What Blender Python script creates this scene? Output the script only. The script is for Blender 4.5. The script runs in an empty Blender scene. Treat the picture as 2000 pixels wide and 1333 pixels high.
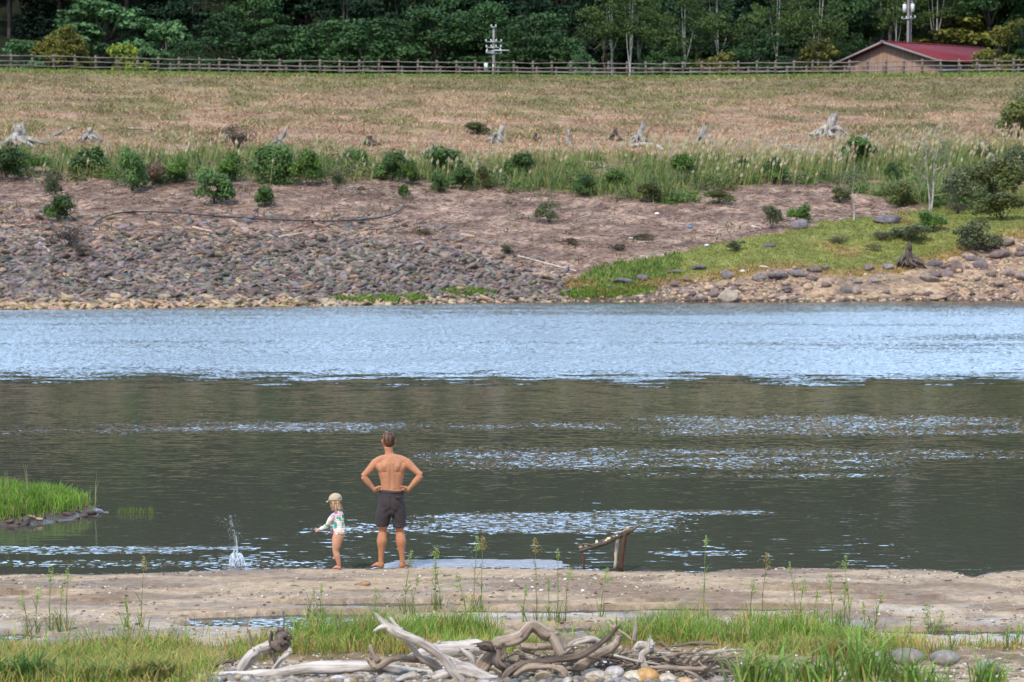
import bpy, bmesh, math, random
import numpy as np
from mathutils import Vector, Matrix

sc = bpy.context.scene
rng = np.random.default_rng(7)
random.seed(7)
R = math.radians

# ------------------------------------------------------------------ camera
F, CAMZ, HORIZ = 4320.0, 5.10, 370.0
PITCH = math.atan((666.5 - HORIZ) / F)
cam_d = bpy.data.cameras.new('camera')
cam = bpy.data.objects.new('camera', cam_d)
sc.collection.objects.link(cam)
cam.location = (0, 0, CAMZ)
cam.rotation_euler = (math.pi / 2 - PITCH, 0, 0)
cam_d.sensor_width = 36
cam_d.lens = F / 2000 * 36
cam_d.clip_start = 0.5
cam_d.clip_end = 3000
cam_d.dof.use_dof = True
cam_d.dof.focus_distance = 33
cam_d.dof.aperture_fstop = 3.3
sc.camera = cam

# ------------------------------------------------------------------ sky, sun, exposure
SUN_EL, SUN_AZ = 52.0, 205.0      # azimuth clockwise from +Y: behind the camera, to the left
world = bpy.data.worlds.new('World')
sc.world = world
world.use_nodes = True
wt = world.node_tree
wt.nodes.clear()
w_out = wt.nodes.new('ShaderNodeOutputWorld')
w_bg = wt.nodes.new('ShaderNodeBackground')
w_bg.inputs['Strength'].default_value = 0.10
sky = wt.nodes.new('ShaderNodeTexSky')
sky.sky_type = 'NISHITA'
sky.sun_disc = False
sky.sun_elevation = R(SUN_EL)
sky.sun_rotation = R(SUN_AZ)
sky.air_density = 1.0
sky.dust_density = 1.5
# broken bright clouds over the blue
w_tc = wt.nodes.new('ShaderNodeTexCoord')
w_map = wt.nodes.new('ShaderNodeMapping')
w_map.inputs['Scale'].default_value = (1.0, 1.0, 3.0)
w_no = wt.nodes.new('ShaderNodeTexNoise')
w_no.inputs['Scale'].default_value = 2.6
w_no.inputs['Detail'].default_value = 6
w_ra = wt.nodes.new('ShaderNodeMapRange')
w_ra.inputs['From Min'].default_value = 0.42
w_ra.inputs['From Max'].default_value = 0.70
w_mix = wt.nodes.new('ShaderNodeMix')
w_mix.data_type = 'RGBA'
w_mix.inputs['B'].default_value = (22, 31.5, 46, 1)
wt.links.new(w_tc.outputs['Generated'], w_map.inputs['Vector'])
wt.links.new(w_map.outputs['Vector'], w_no.inputs['Vector'])
# clouds added low over the hill to brighten the water, thinner overhead
w_sep = wt.nodes.new('ShaderNodeSeparateXYZ'); wt.links.new(w_tc.outputs['Generated'], w_sep.inputs[0])
w_b = wt.nodes.new('ShaderNodeMath'); w_b.operation = 'MULTIPLY_ADD'; w_b.inputs[1].default_value = 0.16
wt.links.new(w_sep.outputs['Y'], w_b.inputs[0]); wt.links.new(w_no.outputs['Fac'], w_b.inputs[2])
w_h = wt.nodes.new('ShaderNodeMapRange'); w_h.inputs['From Min'].default_value = 0.45; w_h.inputs['From Max'].default_value = 0.95
w_h.inputs['To Min'].default_value = 0.0; w_h.inputs['To Max'].default_value = 0.16
wt.links.new(w_sep.outputs['Z'], w_h.inputs['Value'])
w_s = wt.nodes.new('ShaderNodeMath'); w_s.operation = 'SUBTRACT'
wt.links.new(w_b.outputs[0], w_s.inputs[0]); wt.links.new(w_h.outputs['Result'], w_s.inputs[1])
wt.links.new(w_s.outputs[0], w_ra.inputs['Value'])
wt.links.new(w_ra.outputs['Result'], w_mix.inputs['Factor'])
wt.links.new(sky.outputs['Color'], w_mix.inputs['A'])
wt.links.new(w_mix.outputs['Result'], w_bg.inputs['Color'])
wt.links.new(w_bg.outputs['Background'], w_out.inputs['Surface'])

sun_d = bpy.data.lights.new('sun', 'SUN')
sun_d.energy = 2.7
sun_d.angle = R(6)
sun_d.color = (1.0, 0.95, 0.88)
sun = bpy.data.objects.new('sun', sun_d)
sc.collection.objects.link(sun)
_v = Vector((math.sin(R(SUN_AZ)) * math.cos(R(SUN_EL)), math.cos(R(SUN_AZ)) * math.cos(R(SUN_EL)), math.sin(R(SUN_EL))))
sun.rotation_euler = _v.to_track_quat('Z', 'Y').to_euler()

sc.view_settings.view_transform = 'Standard'
sc.view_settings.look = 'None'
sc.view_settings.exposure = 0.3
sc.view_settings.gamma = 1.0
sc.cycles.max_bounces = 6
sc.cycles.transparent_max_bounces = 8
sc.cycles.use_denoising = True

# ------------------------------------------------------------------ helpers
def ray(px, py):
    a, b = (px - 1000) / F, -(py - 666.5) / F
    c, s = math.cos(PITCH), math.sin(PITCH)
    return np.array([a, c + b * s, -s + b * c])

def at(px, py, Y):
    d = ray(px, py)
    return np.array([0, 0, CAMZ]) + d * (Y / d[1])

def proj(x, y, z):
    c, s = math.cos(PITCH), math.sin(PITCH)
    dz = z - CAMZ
    dep = y * c - dz * s
    up = y * s + dz * c
    return 1000 + F * x / dep, 666.5 - F * up / dep

def hit(px, py, hf, y0=16.0, y1=420.0):
    d = ray(px, py)
    t = np.linspace(y0 / d[1], y1 / d[1], 9000)
    X, Y, Z = d[0] * t, d[1] * t, CAMZ + d[2] * t
    below = Z <= hf(X, Y)
    i = int(np.argmax(below)) if below.any() else len(t) - 1
    return np.array([X[i], Y[i], float(hf(X[i:i+1], Y[i:i+1])[0])])

def srgb(r, g, b):
    return np.array([((v / 255 + 0.055) / 1.055) ** 2.4 if v > 10 else v / 255 / 12.92 for v in (r, g, b)])

_T = np.random.default_rng(3).random((256, 256))
def vn(x, y):
    xi, yi = np.floor(x).astype(int), np.floor(y).astype(int)
    fx, fy = x - xi, y - yi
    fx, fy = fx * fx * (3 - 2 * fx), fy * fy * (3 - 2 * fy)
    a, b = _T[xi & 255, yi & 255], _T[(xi + 1) & 255, yi & 255]
    c, d = _T[xi & 255, (yi + 1) & 255], _T[(xi + 1) & 255, (yi + 1) & 255]
    return (a * (1 - fx) + b * fx) * (1 - fy) + (c * (1 - fx) + d * fx) * fy

def fbm(x, y, o=4):
    x, y = np.asarray(x, float), np.asarray(y, float)
    s, a, n = 0, 0.5, 0
    for i in range(o):
        s = s + a * vn(x * 2 ** i + 17 * i, y * 2 ** i + 31 * i); n += a; a *= 0.5
    return s / n

def sstep(a, b, x):
    t = np.clip((x - a) / (b - a), 0, 1)
    return t * t * (3 - 2 * t)

def mesh_np(name, V, quads=None, tris=None, colr=None, along=None, smooth=False):
    V = np.asarray(V, float).reshape(-1, 3)
    me = bpy.data.meshes.new(name)
    q = np.zeros((0, 4), int) if quads is None or len(quads) == 0 else np.asarray(quads, int)
    t = np.zeros((0, 3), int) if tris is None or len(tris) == 0 else np.asarray(tris, int)
    me.vertices.add(len(V)); me.vertices.foreach_set('co', V.ravel())
    idx = np.concatenate([q.ravel(), t.ravel()])
    me.loops.add(len(idx)); me.loops.foreach_set('vertex_index', idx)
    st = np.concatenate([np.arange(len(q)) * 4, len(q) * 4 + np.arange(len(t)) * 3])
    me.polygons.add(len(st)); me.polygons.foreach_set('loop_start', st)
    me.update(calc_edges=True)
    me.validate()
    if smooth:
        me.polygons.foreach_set('use_smooth', np.ones(len(me.polygons), bool))
    if colr is not None:
        c = np.ones((len(V), 4)); c[:, :3] = np.asarray(colr)
        at_ = me.color_attributes.new('Col', 'FLOAT_COLOR', 'POINT'); at_.data.foreach_set('color', c.ravel())
    if along is not None:
        a_ = me.attributes.new('along', 'FLOAT_VECTOR', 'POINT'); a_.data.foreach_set('vector', np.asarray(along, float).ravel())
    return me

def link(name, me, mat=None, parent=None, loc=None):
    o = bpy.data.objects.new(name, me)
    sc.collection.objects.link(o)
    if mat is not None and me is not None and not me.materials:
        me.materials.append(mat)
    if parent is not None:
        o.parent = parent
    if loc is not None:
        o.location = loc
    return o

def empty(name, loc=(0, 0, 0)):
    return link(name, None, loc=loc)

def tag(o, label=None, cat=None, group=None, kind=None):
    if label: o['label'] = label
    if cat: o['category'] = cat
    if group: o['group'] = group
    if kind: o['kind'] = kind
    return o

def copy_tree(o, parent=None):
    c = o.copy(); sc.collection.objects.link(c); c.parent = parent
    for ch in [k for k in sc.collection.objects if k.parent == o]:
        copy_tree(ch, c)
    return c

ORD = ['', 'first', 'second', 'third', 'fourth', 'fifth', 'sixth', 'seventh', 'eighth', 'ninth', 'tenth', 'eleventh', 'twelfth',
       'thirteenth', 'fourteenth', 'fifteenth', 'sixteenth', 'seventeenth', 'eighteenth', 'nineteenth', 'twentieth']

class Buf:
    """collects pieces into one mesh"""
    def __init__(s): s.V, s.Q, s.T, s.C, s.A, s.n = [], [], [], [], [], 0
    def add(s, V, Q=None, T=None, C=None, A=None):
        V = np.asarray(V, float).reshape(-1, 3)
        s.V.append(V)
        if Q is not None and len(Q): s.Q.append(np.asarray(Q, int) + s.n)
        if T is not None and len(T): s.T.append(np.asarray(T, int) + s.n)
        C = np.broadcast_to(np.asarray((0.5, 0.5, 0.5) if C is None else C, float), (len(V), 3)); s.C.append(C)
        s.A.append(np.zeros((len(V), 3)) if A is None else A)
        s.n += len(V)
        return s
    def mesh(s, name, smooth=False):
        return mesh_np(name, np.concatenate(s.V), np.concatenate(s.Q) if s.Q else None, np.concatenate(s.T) if s.T else None,
                       np.concatenate(s.C), np.concatenate(s.A), smooth)
    def build(s, name, mat, parent=None, smooth=False, loc=None):
        return link(name, s.mesh(name, smooth), mat, parent, loc)

def cat_rom(P, n):
    P = np.asarray(P, float)
    if len(P) < 3 or n <= 1: return P
    Q = np.vstack([2 * P[0] - P[1], P, 2 * P[-1] - P[-2]])
    out = []
    for i in range(1, len(Q) - 2):
        p0, p1, p2, p3 = Q[i-1:i+3]
        for k in range(n):
            t = k / n
            out.append(0.5 * ((2 * p1) + (-p0 + p2) * t + (2*p0 - 5*p1 + 4*p2 - p3) * t*t + (-p0 + 3*p1 - 3*p2 + p3) * t**3))
    out.append(P[-1])
    return np.array(out)

def tube(path, rad, sides=8, sub=1, colr=(0.5, 0.5, 0.5), rough=0.0, flat=None, cap=True, up=None):
    """tapered tube along a path; rad one per point (or (rx, ry) pairs)"""
    path = np.asarray(path, float)
    rad = np.asarray(rad, float)
    if rad.ndim == 1: rad = np.stack([rad, rad], 1)
    allp = cat_rom(np.hstack([path, rad]), sub) if sub > 1 else np.hstack([path, rad])
    if sub > 1 and len(path) == 2:
        t = np.linspace(0, 1, sub + 1)[:, None]
        allp = np.hstack([path, rad]); allp = allp[0] * (1 - t) + allp[1] * t
    P, rr = allp[:, :3], np.maximum(allp[:, 3:5], 1e-4)
    n = len(P)
    T = np.gradient(P, axis=0); T /= np.linalg.norm(T, axis=1)[:, None] + 1e-12
    u = np.array(up if up is not None else ((0, 0, 1) if abs(T[0][2]) < 0.8 else (0, 1, 0)), float)
    V, A = [], []
    s = 0
    th = np.linspace(0, 2 * np.pi, sides, endpoint=False)
    seed = rng.random() * 50
    for i in range(n):
        u = u - T[i] * u.dot(T[i]); u /= np.linalg.norm(u) + 1e-12
        w = np.cross(T[i], u)
        if i: s += np.linalg.norm(P[i] - P[i-1])
        k = 1.0
        if rough:
            k = 1 + rough * (2 * vn(seed + np.cos(th) * 1.3 + 3, seed + s / (rr[i, 0] * 4 + 1e-6) + np.sin(th) * 1.3) - 1) + rough * .45 * (2 * vn(seed + np.cos(th) * 4 + 9, seed + s / (rr[i, 0] * 1.1 + 1e-6) + np.sin(th) * 4) - 1)
        ring = P[i] + (np.outer(np.cos(th) * rr[i, 0] * k, w) + np.outer(np.sin(th) * rr[i, 1] * k, u))
        V.append(ring)
        A.append(np.stack([np.full(sides, s + seed), np.cos(th) * rr[i, 0] + seed, np.sin(th) * rr[i, 0]], 1))
    V = np.vstack(V); A = np.vstack(A)
    Q = []
    for i in range(n - 1):
        for j in range(sides):
            j2 = (j + 1) % sides
            Q.append((i * sides + j, i * sides + j2, (i + 1) * sides + j2, (i + 1) * sides + j))
    Tt = []
    if cap:
        V = np.vstack([V, P[0] - T[0] * rr[0].min() * 0.3, P[-1] + T[-1] * rr[-1].min() * 0.3])
        A = np.vstack([A, A[0], A[-1]])
        a, b = len(V) - 2, len(V) - 1
        for j in range(sides):
            j2 = (j + 1) % sides
            Tt.append((a, j2, j)); Tt.append((b, (n-1) * sides + j, (n-1) * sides + j2))
    return V, Q, Tt, np.tile(np.asarray(colr, float), (len(V), 1)), A

def add_tube(b, *a, **k):
    V, Q, T, C, A = tube(*a, **k); b.add(V, Q, T, C, A); return b

def box(b, c, s, colr=(0.5, 0.5, 0.5), rz=0.0, rot=None):
    x, y, z = [v / 2 for v in s]
    V = np.array([(-x,-y,-z),(x,-y,-z),(x,y,-z),(-x,y,-z),(-x,-y,z),(x,-y,z),(x,y,z),(-x,y,z)])
    M = np.array(rot if rot is not None else Matrix.Rotation(rz, 3, 'Z'))
    V = V @ M.T + np.asarray(c, float)
    b.add(V, [(0,3,2,1),(4,5,6,7),(0,1,5,4),(1,2,6,5),(2,3,7,6),(3,0,4,7)], None, colr)
    return b

_bm = bmesh.new(); bmesh.ops.create_icosphere(_bm, subdivisions=1, radius=1)
ICO_V = np.array([v.co[:] for v in _bm.verts]); ICO_F = np.array([[v.index for v in f.verts] for f in _bm.faces]); _bm.free()
def ico(sub):
    bm = bmesh.new(); bmesh.ops.create_icosphere(bm, subdivisions=sub, radius=1)
    V = np.array([v.co[:] for v in bm.verts]); Fc = np.array([[v.index for v in f.verts] for f in bm.faces]); bm.free()
    return V, Fc
ICO2 = ico(2); ICO3 = ico(3); ICO4 = ico(4)

def stones(P, S, colr, tilt=0.35, jit=0.28):
    """many small angular stones in one buffer; P (N,3), S (N,3) half sizes"""
    N = len(P)
    base = ICO_V[None] * (1 + jit * (rng.random((N, 12, 1)) * 2 - 1)) + (rng.random((N, 12, 3)) - 0.5) * jit
    base = np.sign(base) * np.abs(base) ** 0.8
    V = base * S[:, None, :]
    a = rng.random(N) * 2 * np.pi; ca, sa = np.cos(a), np.sin(a)
    tx, ty = (rng.random(N) - 0.5) * 2 * tilt, (rng.random(N) - 0.5) * 2 * tilt
    x = V[..., 0] * ca[:, None] - V[..., 1] * sa[:, None]
    y = V[..., 0] * sa[:, None] + V[..., 1] * ca[:, None]
    z = V[..., 2] + x * tx[:, None] + y * ty[:, None]
    V = np.stack([x, y, z], -1) + P[:, None, :]
    T = (ICO_F[None] + 12 * np.arange(N)[:, None, None]).reshape(-1, 3)
    C = np.repeat(colr, 12, 0)
    return V.reshape(-1, 3), T, C

def boulder_mesh(name, seed, sx, sy, sz, colr, sub=ICO3, cuts=9):
    r = np.random.default_rng(seed)
    V = sub[0].copy()
    for k in range(cuts):
        n = r.normal(size=3); n /= np.linalg.norm(n); d = 0.55 + 0.35 * r.random()
        h = V @ n
        V = V - np.outer(np.maximum(h - d, 0) * 0.92, n)
    V *= 1 + 0.08 * (fbm(V[:, 0] * 2.2 + seed, V[:, 1] * 2.2 + V[:, 2] * 1.7, 3)[:, None] - 0.5)
    V = V * (sx, sy, sz)
    return mesh_np(name, V, None, sub[1], np.tile(colr, (len(V), 1)))

def blades(P, h, w, C, lean=0.35, dirn=None, droop=0.3):
    """grass blades: 5 vertices each"""
    N = len(P)
    a = rng.random(N) * 2 * np.pi
    wx, wy = np.cos(a) * w / 2, np.sin(a) * w / 2
    d = rng.random(N) * 2 * np.pi if dirn is None else dirn
    L = lean * (0.3 + rng.random(N)) * h
    dx, dy = np.cos(d) * L, np.sin(d) * L
    V = np.zeros((N, 5, 3))
    V[:, 0] = P + np.stack([-wx, -wy, 0 * h], 1)
    V[:, 1] = P + np.stack([wx, wy, 0 * h], 1)
    mid = P + np.stack([dx * 0.35, dy * 0.35, h * 0.6], 1)
    V[:, 2] = mid + np.stack([wx * 0.8, wy * 0.8, 0 * h], 1)
    V[:, 3] = mid + np.stack([-wx * 0.8, -wy * 0.8, 0 * h], 1)
    V[:, 4] = P + np.stack([dx, dy, h * (1 - droop * rng.random(N))], 1)
    k = 5 * np.arange(N)[:, None]
    Q = np.array([[0, 1, 2, 3]]) + k
    T = np.array([[3, 2, 4]]) + k
    return V.reshape(-1, 3), Q, T, np.repeat(C, 5, 0)

def quads_at(P, Nn, sx, sy, C):
    """rhombus leaves centred at P, facing roughly Nn"""
    N = len(P)
    r = rng.normal(size=(N, 3))
    u = np.cross(Nn, r); u /= np.linalg.norm(u, axis=1)[:, None] + 1e-9
    v = np.cross(Nn, u); v /= np.linalg.norm(v, axis=1)[:, None] + 1e-9
    u = u * sx[:, None]; v = v * sy[:, None]
    V = np.stack([P - u, P + v * 0.55 , P + u, P - v * 0.55], 1)
    Q = np.array([[0, 1, 2, 3]]) + 4 * np.arange(N)[:, None]
    return V.reshape(-1, 3), Q, np.repeat(C, 4, 0)

# ------------------------------------------------------------------ materials
def new_mat(name):
    m = bpy.data.materials.new(name); m.use_nodes = True
    nt = m.node_tree; b = nt.nodes['Principled BSDF']
    return m, nt, b

def noise(nt, scale, detail=4, vec=None, rough=0.6):
    n = nt.nodes.new('ShaderNodeTexNoise'); n.inputs['Scale'].default_value = scale; n.inputs['Detail'].default_value = detail
    n.inputs['Roughness'].default_value = rough
    if vec is not None: nt.links.new(vec, n.inputs['Vector'])
    return n

def math_n(nt, op, a, b=None, clamp=False):
    n = nt.nodes.new('ShaderNodeMath'); n.operation = op; n.use_clamp = clamp
    for i, v in enumerate((a, b)):
        if v is None: continue
        if isinstance(v, (int, float)): n.inputs[i].default_value = v
        else: nt.links.new(v, n.inputs[i])
    return n.outputs[0]

def rng_n(nt, v, a, b, c, d, smooth=True):
    n = nt.nodes.new('ShaderNodeMapRange'); n.interpolation_type = 'SMOOTHSTEP' if smooth else 'LINEAR'
    nt.links.new(v, n.inputs['Value'])
    for k, x in zip(('From Min', 'From Max', 'To Min', 'To Max'), (a, b, c, d)): n.inputs[k].default_value = x
    return n.outputs['Result']

def mul_col(nt, c, f):
    n = nt.nodes.new('ShaderNodeVectorMath'); n.operation = 'SCALE'
    nt.links.new(c, n.inputs[0])
    if isinstance(f, float): n.inputs['Scale'].default_value = f
    else: nt.links.new(f, n.inputs['Scale'])
    return n.outputs[0]

def objcoord(nt, scale=(1, 1, 1)):
    tc = nt.nodes.new('ShaderNodeTexCoord'); mp = nt.nodes.new('ShaderNodeMapping')
    mp.inputs['Scale'].default_value = scale
    nt.links.new(tc.outputs['Object'], mp.inputs['Vector'])
    return mp.outputs['Vector']

def bump(nt, b, h, dist, strength=1.0):
    n = nt.nodes.new('ShaderNodeBump'); n.inputs['Distance'].default_value = dist; n.inputs['Strength'].default_value = strength
    nt.links.new(h, n.inputs['Height']); nt.links.new(n.outputs['Normal'], b.inputs['Normal'])

def mat_col(name, rough=0.85, scale=8.0, var=0.5, bmp=0.0, per_obj=0.0, trans=0.0, spec=0.3, wet=False, scale2=None):
    """vertex colour x procedural noise"""
    m, nt, b = new_mat(name)
    a = nt.nodes.new('ShaderNodeAttribute'); a.attribute_name = 'Col'
    n = noise(nt, scale, 6, objcoord(nt))
    f = rng_n(nt, n.outputs['Fac'], 0.3, 0.7, 1 - var, 1 + var, False)
    if scale2:
        n2 = noise(nt, scale2, 3, objcoord(nt))
        f = math_n(nt, 'MULTIPLY', f, rng_n(nt, n2.outputs['Fac'], 0.3, 0.7, 1 - var * 0.6, 1 + var * 0.6, False))
    if per_obj:
        oi = nt.nodes.new('ShaderNodeObjectInfo')
        f = math_n(nt, 'MULTIPLY', f, rng_n(nt, oi.outputs['Random'], 0, 1, 1 - per_obj, 1 + per_obj, False))
    c = mul_col(nt, a.outputs['Color'], f)
    nt.links.new(c, b.inputs['Base Color'])
    b.inputs['Roughness'].default_value = rough
    b.inputs['Specular IOR Level'].default_value = spec
    if bmp: bump(nt, b, n.outputs['Fac'], bmp)
    if wet:
        w = nt.nodes.new('ShaderNodeAttribute'); w.attribute_name = 'along'
        s = nt.nodes.new('ShaderNodeSeparateXYZ'); nt.links.new(w.outputs['Vector'], s.inputs[0])
        nt.links.new(rng_n(nt, s.outputs['X'], 0, 1, rough, 0.22), b.inputs['Roughness'])
        nt.links.new(rng_n(nt, s.outputs['X'], 0, 1, 0.25, 0.9), b.inputs['Specular IOR Level'])
    if trans:
        o = nt.nodes['Material Output']; t = nt.nodes.new('ShaderNodeBsdfTranslucent'); mx = nt.nodes.new('ShaderNodeMixShader')
        mx.inputs[0].default_value = trans
        nt.links.new(c, t.inputs['Color']); nt.links.new(b.outputs[0], mx.inputs[1]); nt.links.new(t.outputs[0], mx.inputs[2])
        nt.links.new(mx.outputs[0], o.inputs['Surface'])
    return m

def mat_wood(name, dark, light, sx=3.0, sr=60.0, rough=0.8, bmp=0.004, contrast=(0.35, 0.65)):
    m, nt, b = new_mat(name)
    a = nt.nodes.new('ShaderNodeAttribute'); a.attribute_name = 'along'
    mp = nt.nodes.new('ShaderNodeMapping'); mp.inputs['Scale'].default_value = (sx, sr, sr)
    nt.links.new(a.outputs['Vector'], mp.inputs['Vector'])
    n = noise(nt, 1.0, 6, mp.outputs['Vector'], 0.65)
    n2 = noise(nt, 2.5, 4, objcoord(nt))
    f = math_n(nt, 'ADD', math_n(nt, 'MULTIPLY', n.outputs['Fac'], 0.6), math_n(nt, 'MULTIPLY', n2.outputs['Fac'], 0.4))
    f = rng_n(nt, f, contrast[0], contrast[1], 0, 1)
    mx = nt.nodes.new('ShaderNodeMix'); mx.data_type = 'RGBA'
    mx.inputs['A'].default_value = (*dark, 1); mx.inputs['B'].default_value = (*light, 1)
    nt.links.new(f, mx.inputs['Factor']); nt.links.new(mx.outputs['Result'], b.inputs['Base Color'])
    b.inputs['Roughness'].default_value = rough
    b.inputs['Specular IOR Level'].default_value = 0.25
    bump(nt, b, n.outputs['Fac'], bmp)
    return m

def mat_plain(name, c, rough=0.6, scale=20.0, var=0.2, metal=0.0, spec=0.4, stretch=(1, 1, 1), bmp=0.0):
    m, nt, b = new_mat(name)
    n = noise(nt, scale, 5, objcoord(nt, stretch))
    f = rng_n(nt, n.outputs['Fac'], 0.3, 0.7, 1 - var, 1 + var, False)
    rgb = nt.nodes.new('ShaderNodeRGB'); rgb.outputs[0].default_value = (*c, 1)
    nt.links.new(mul_col(nt, rgb.outputs[0], f), b.inputs['Base Color'])
    b.inputs['Roughness'].default_value = rough; b.inputs['Metallic'].default_value = metal
    b.inputs['Specular IOR Level'].default_value = spec
    if bmp: bump(nt, b, n.outputs['Fac'], bmp)
    return m

M = {}
M['ground'] = mat_col('earth', 0.95, 3.0, 0.45, 0.12, spec=0.15, scale2=0.7)
M['beach'] = mat_col('beach_sand', 0.9, 9.0, 0.30, 0.045, spec=0.25, wet=True, scale2=60.0)
M['leaf'] = mat_col('leaves', 0.6, 0.35, 0.3, 0, per_obj=0.25, trans=0.22, spec=0.3)
M['leaf_dark'] = mat_col('far_leaves', 0.7, 0.12, 0.35, 0, per_obj=0.2, trans=0.15, spec=0.2)
M['grass'] = mat_col('grass_blades', 0.65, 1.2, 0.25, 0, trans=0.25, spec=0.25)
M['dry'] = mat_col('dry_grass', 0.85, 0.6, 0.25, 0, trans=0.1, spec=0.1)
M['stone'] = mat_col('stone', 0.88, 5.0, 0.35, 0.03, per_obj=0.2, spec=0.25, scale2=25.0)
M['bark'] = mat_wood('bark', (0.05, 0.04, 0.035), (0.16, 0.14, 0.12), 2.0, 14.0, 0.9, 0.02)
M['birch'] = mat_wood('pale_bark', (0.22, 0.2, 0.18), (0.62, 0.6, 0.56), 3.0, 4.0, 0.8, 0.0, (0.3, 0.55))
M['grey_wood'] = mat_wood('weathered_stump_wood', (0.09, 0.075, 0.065), (0.60, 0.57, 0.54), 1.0, 22.0, 0.85, 0.02)
M['brown_wood'] = mat_wood('brown_stump_wood', (0.04, 0.03, 0.025), (0.2, 0.16, 0.13), 1.0, 22.0, 0.85, 0.02)
M['pale_drift'] = mat_wood('bleached_driftwood', (0.20, 0.155, 0.125), (0.66, 0.60, 0.55), 2.6, 34.0, 0.8, 0.01, (0.34, 0.60))
M['grey_drift'] = mat_wood('grey_brown_driftwood', (0.13, 0.085, 0.058), (0.50, 0.41, 0.33), 2.6, 30.0, 0.8, 0.006)
M['dark_drift'] = mat_wood('dark_driftwood', (0.05, 0.035, 0.028), (0.24, 0.19, 0.155), 3.0, 40.0, 0.85, 0.006)
M['tan_wood'] = mat_wood('tan_log_wood', (0.36, 0.25, 0.16), (0.66, 0.5, 0.36), 1.0, 12.0, 0.85, 0.01)
M['fence'] = mat_wood('fence_wood', (0.10, 0.07, 0.055), (0.24, 0.185, 0.155), 1.2, 30.0, 0.9, 0.004)
M['rail'] = mat_wood('fence_rail_wood', (0.13, 0.1, 0.09), (0.36, 0.32, 0.31), 0.8, 30.0, 0.8, 0.004)
M['concrete'] = mat_plain('pole_concrete', (0.3, 0.27, 0.27), 0.8, 3.0, 0.2)
M['white'] = mat_plain('white_porcelain', (0.72, 0.74, 0.76), 0.35, 8.0, 0.1)
M['steel'] = mat_plain('galvanised_steel', (0.4, 0.42, 0.44), 0.4, 8.0, 0.15, 0.6)
M['black'] = mat_plain('black_rubber', (0.02, 0.022, 0.026), 0.55, 8.0, 0.2)
# ================================================================== TERRAIN
def tab(pts, col_=0):
    return [p[0] for p in pts], [p[1] for p in pts]
def line_world(pts, z):
    P = []
    for u, v in pts:
        d = ray(u, v); t = (z - CAMZ) / d[2]; P.append((d[0] * t, d[1] * t))
    P = np.array(P); return P[:, 0], P[:, 1]

SH = [(-900, 612), (0, 605), (150, 604), (300, 602), (480, 600), (640, 598), (900, 592), (1120, 590), (1400, 590), (1560, 590), (1700, 588), (2000, 587), (2800, 584)]
CR = [(-900, 128), (0, 135), (196, 139), (359, 142), (556, 145), (673, 146), (975, 148), (1227, 149.5), (1372, 149), (1653, 146.5), (1965, 143.5), (2900, 140)]
CRZ = 15.2
shx, shy = line_world(SH, 0.0)
crx, cry = line_world(CR, CRZ)
def shoreY(x): return np.interp(x, shx, shy) + 0.5 * (fbm(x * 0.35, x * 0 + 4.2, 3) - 0.5) + 0.25 * (fbm(x * 2.2, x * 0 + 9.2, 3) - 0.5)
def crestY(x): return np.interp(x, crx, cry)
PT = np.array([-0.2, -0.04, 0, .05, .1, .2, .3, .45, .7, .9, .975, 1.0, 1.06, 1.1, 1.2, 1.45, 1.6, 2.7, 3.0])
PZ = np.array([-4., -1., 0, 1.25, 2.4, 4.4, 6.0, 8.05, 11.5, 14.2, 15.0, 15.2, 15.2, 15.0, 13.7, 13.7, 18.0, 62.0, 63.0])
def far_h(x, y):
    x, y = np.asarray(x, float), np.asarray(y, float)
    s, c = shoreY(x), crestY(x)
    t = (y - s) / (c - s)
    z = np.interp(t, PT, PZ)
    amp = sstep(0, .06, t) * (1 - sstep(.8, .97, t))
    z = z + amp * (0.55 * (fbm(x * .09 + 5, y * .09, 3) - 0.5) + 0.22 * (fbm(x * .5, y * .5, 3) - 0.5))
    # outcrop spit on the right: low hummock standing out of the slope
    u = 1000 + F * x / np.maximum(y, 1)
    hum = sstep(1250, 1750, u) * np.exp(-((t - 0.105) / 0.05) ** 2) * 0.75
    hum += sstep(1180, 1500, u) * np.exp(-((t - 0.04) / 0.025) ** 2) * 0.35
    return z + hum

# zone boundaries as the photograph shows them (picture px), carried onto the land itself
def L(pts):
    a = np.array(pts, float); return lambda u: np.interp(u, a[:, 0], a[:, 1])
belt_top = L([(-900, 300), (0, 300), (400, 302), (640, 306), (760, 318), (1000, 312), (1300, 310), (1600, 312), (1700, 296), (2000, 290), (2900, 290)])
belt_bot = L([(-900, 345), (0, 338), (100, 340), (300, 358), (550, 352), (640, 345), (800, 348), (950, 366), (1100, 376), (1250, 392), (1330, 398), (1400, 376), (1500, 352), (1650, 366), (1750, 398), (1850, 410), (2900, 430)])
spit_top = L([(1100, 548), (1120, 545), (1200, 514), (1350, 490), (1420, 478), (1500, 458), (1600, 436), (1750, 414), (1850, 400), (2000, 372), (2900, 340)])
spit_bot = L([(1100, 560), (1200, 584), (1260, 570), (1350, 556), (1450, 536), (1560, 528), (1640, 545), (1760, 530), (1850, 508), (1920, 485), (2000, 462), (2900, 420)])
rip_top = L([(-900, 440), (0, 440), (120, 462), (400, 452), (640, 455), (760, 462), (900, 490), (1000, 520), (1100, 560), (1130, 640)])

C_ = dict(crest=srgb(124, 150, 66), crest2=srgb(116, 120, 72), brown=srgb(160, 132, 108), brown2=srgb(128, 112, 78), belt=srgb(108, 104, 70),
          debris=srgb(162, 138, 122), debris2=srgb(124, 103, 92), rip=srgb(112, 99, 92), pale=srgb(160, 138, 112), spit=srgb(122, 124, 68),
          spit2=srgb(150, 122, 82), sand=srgb(168, 144, 119), wet=srgb(88, 74, 66), forest=srgb(34, 40, 26), road=srgb(120, 128, 84))

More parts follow.
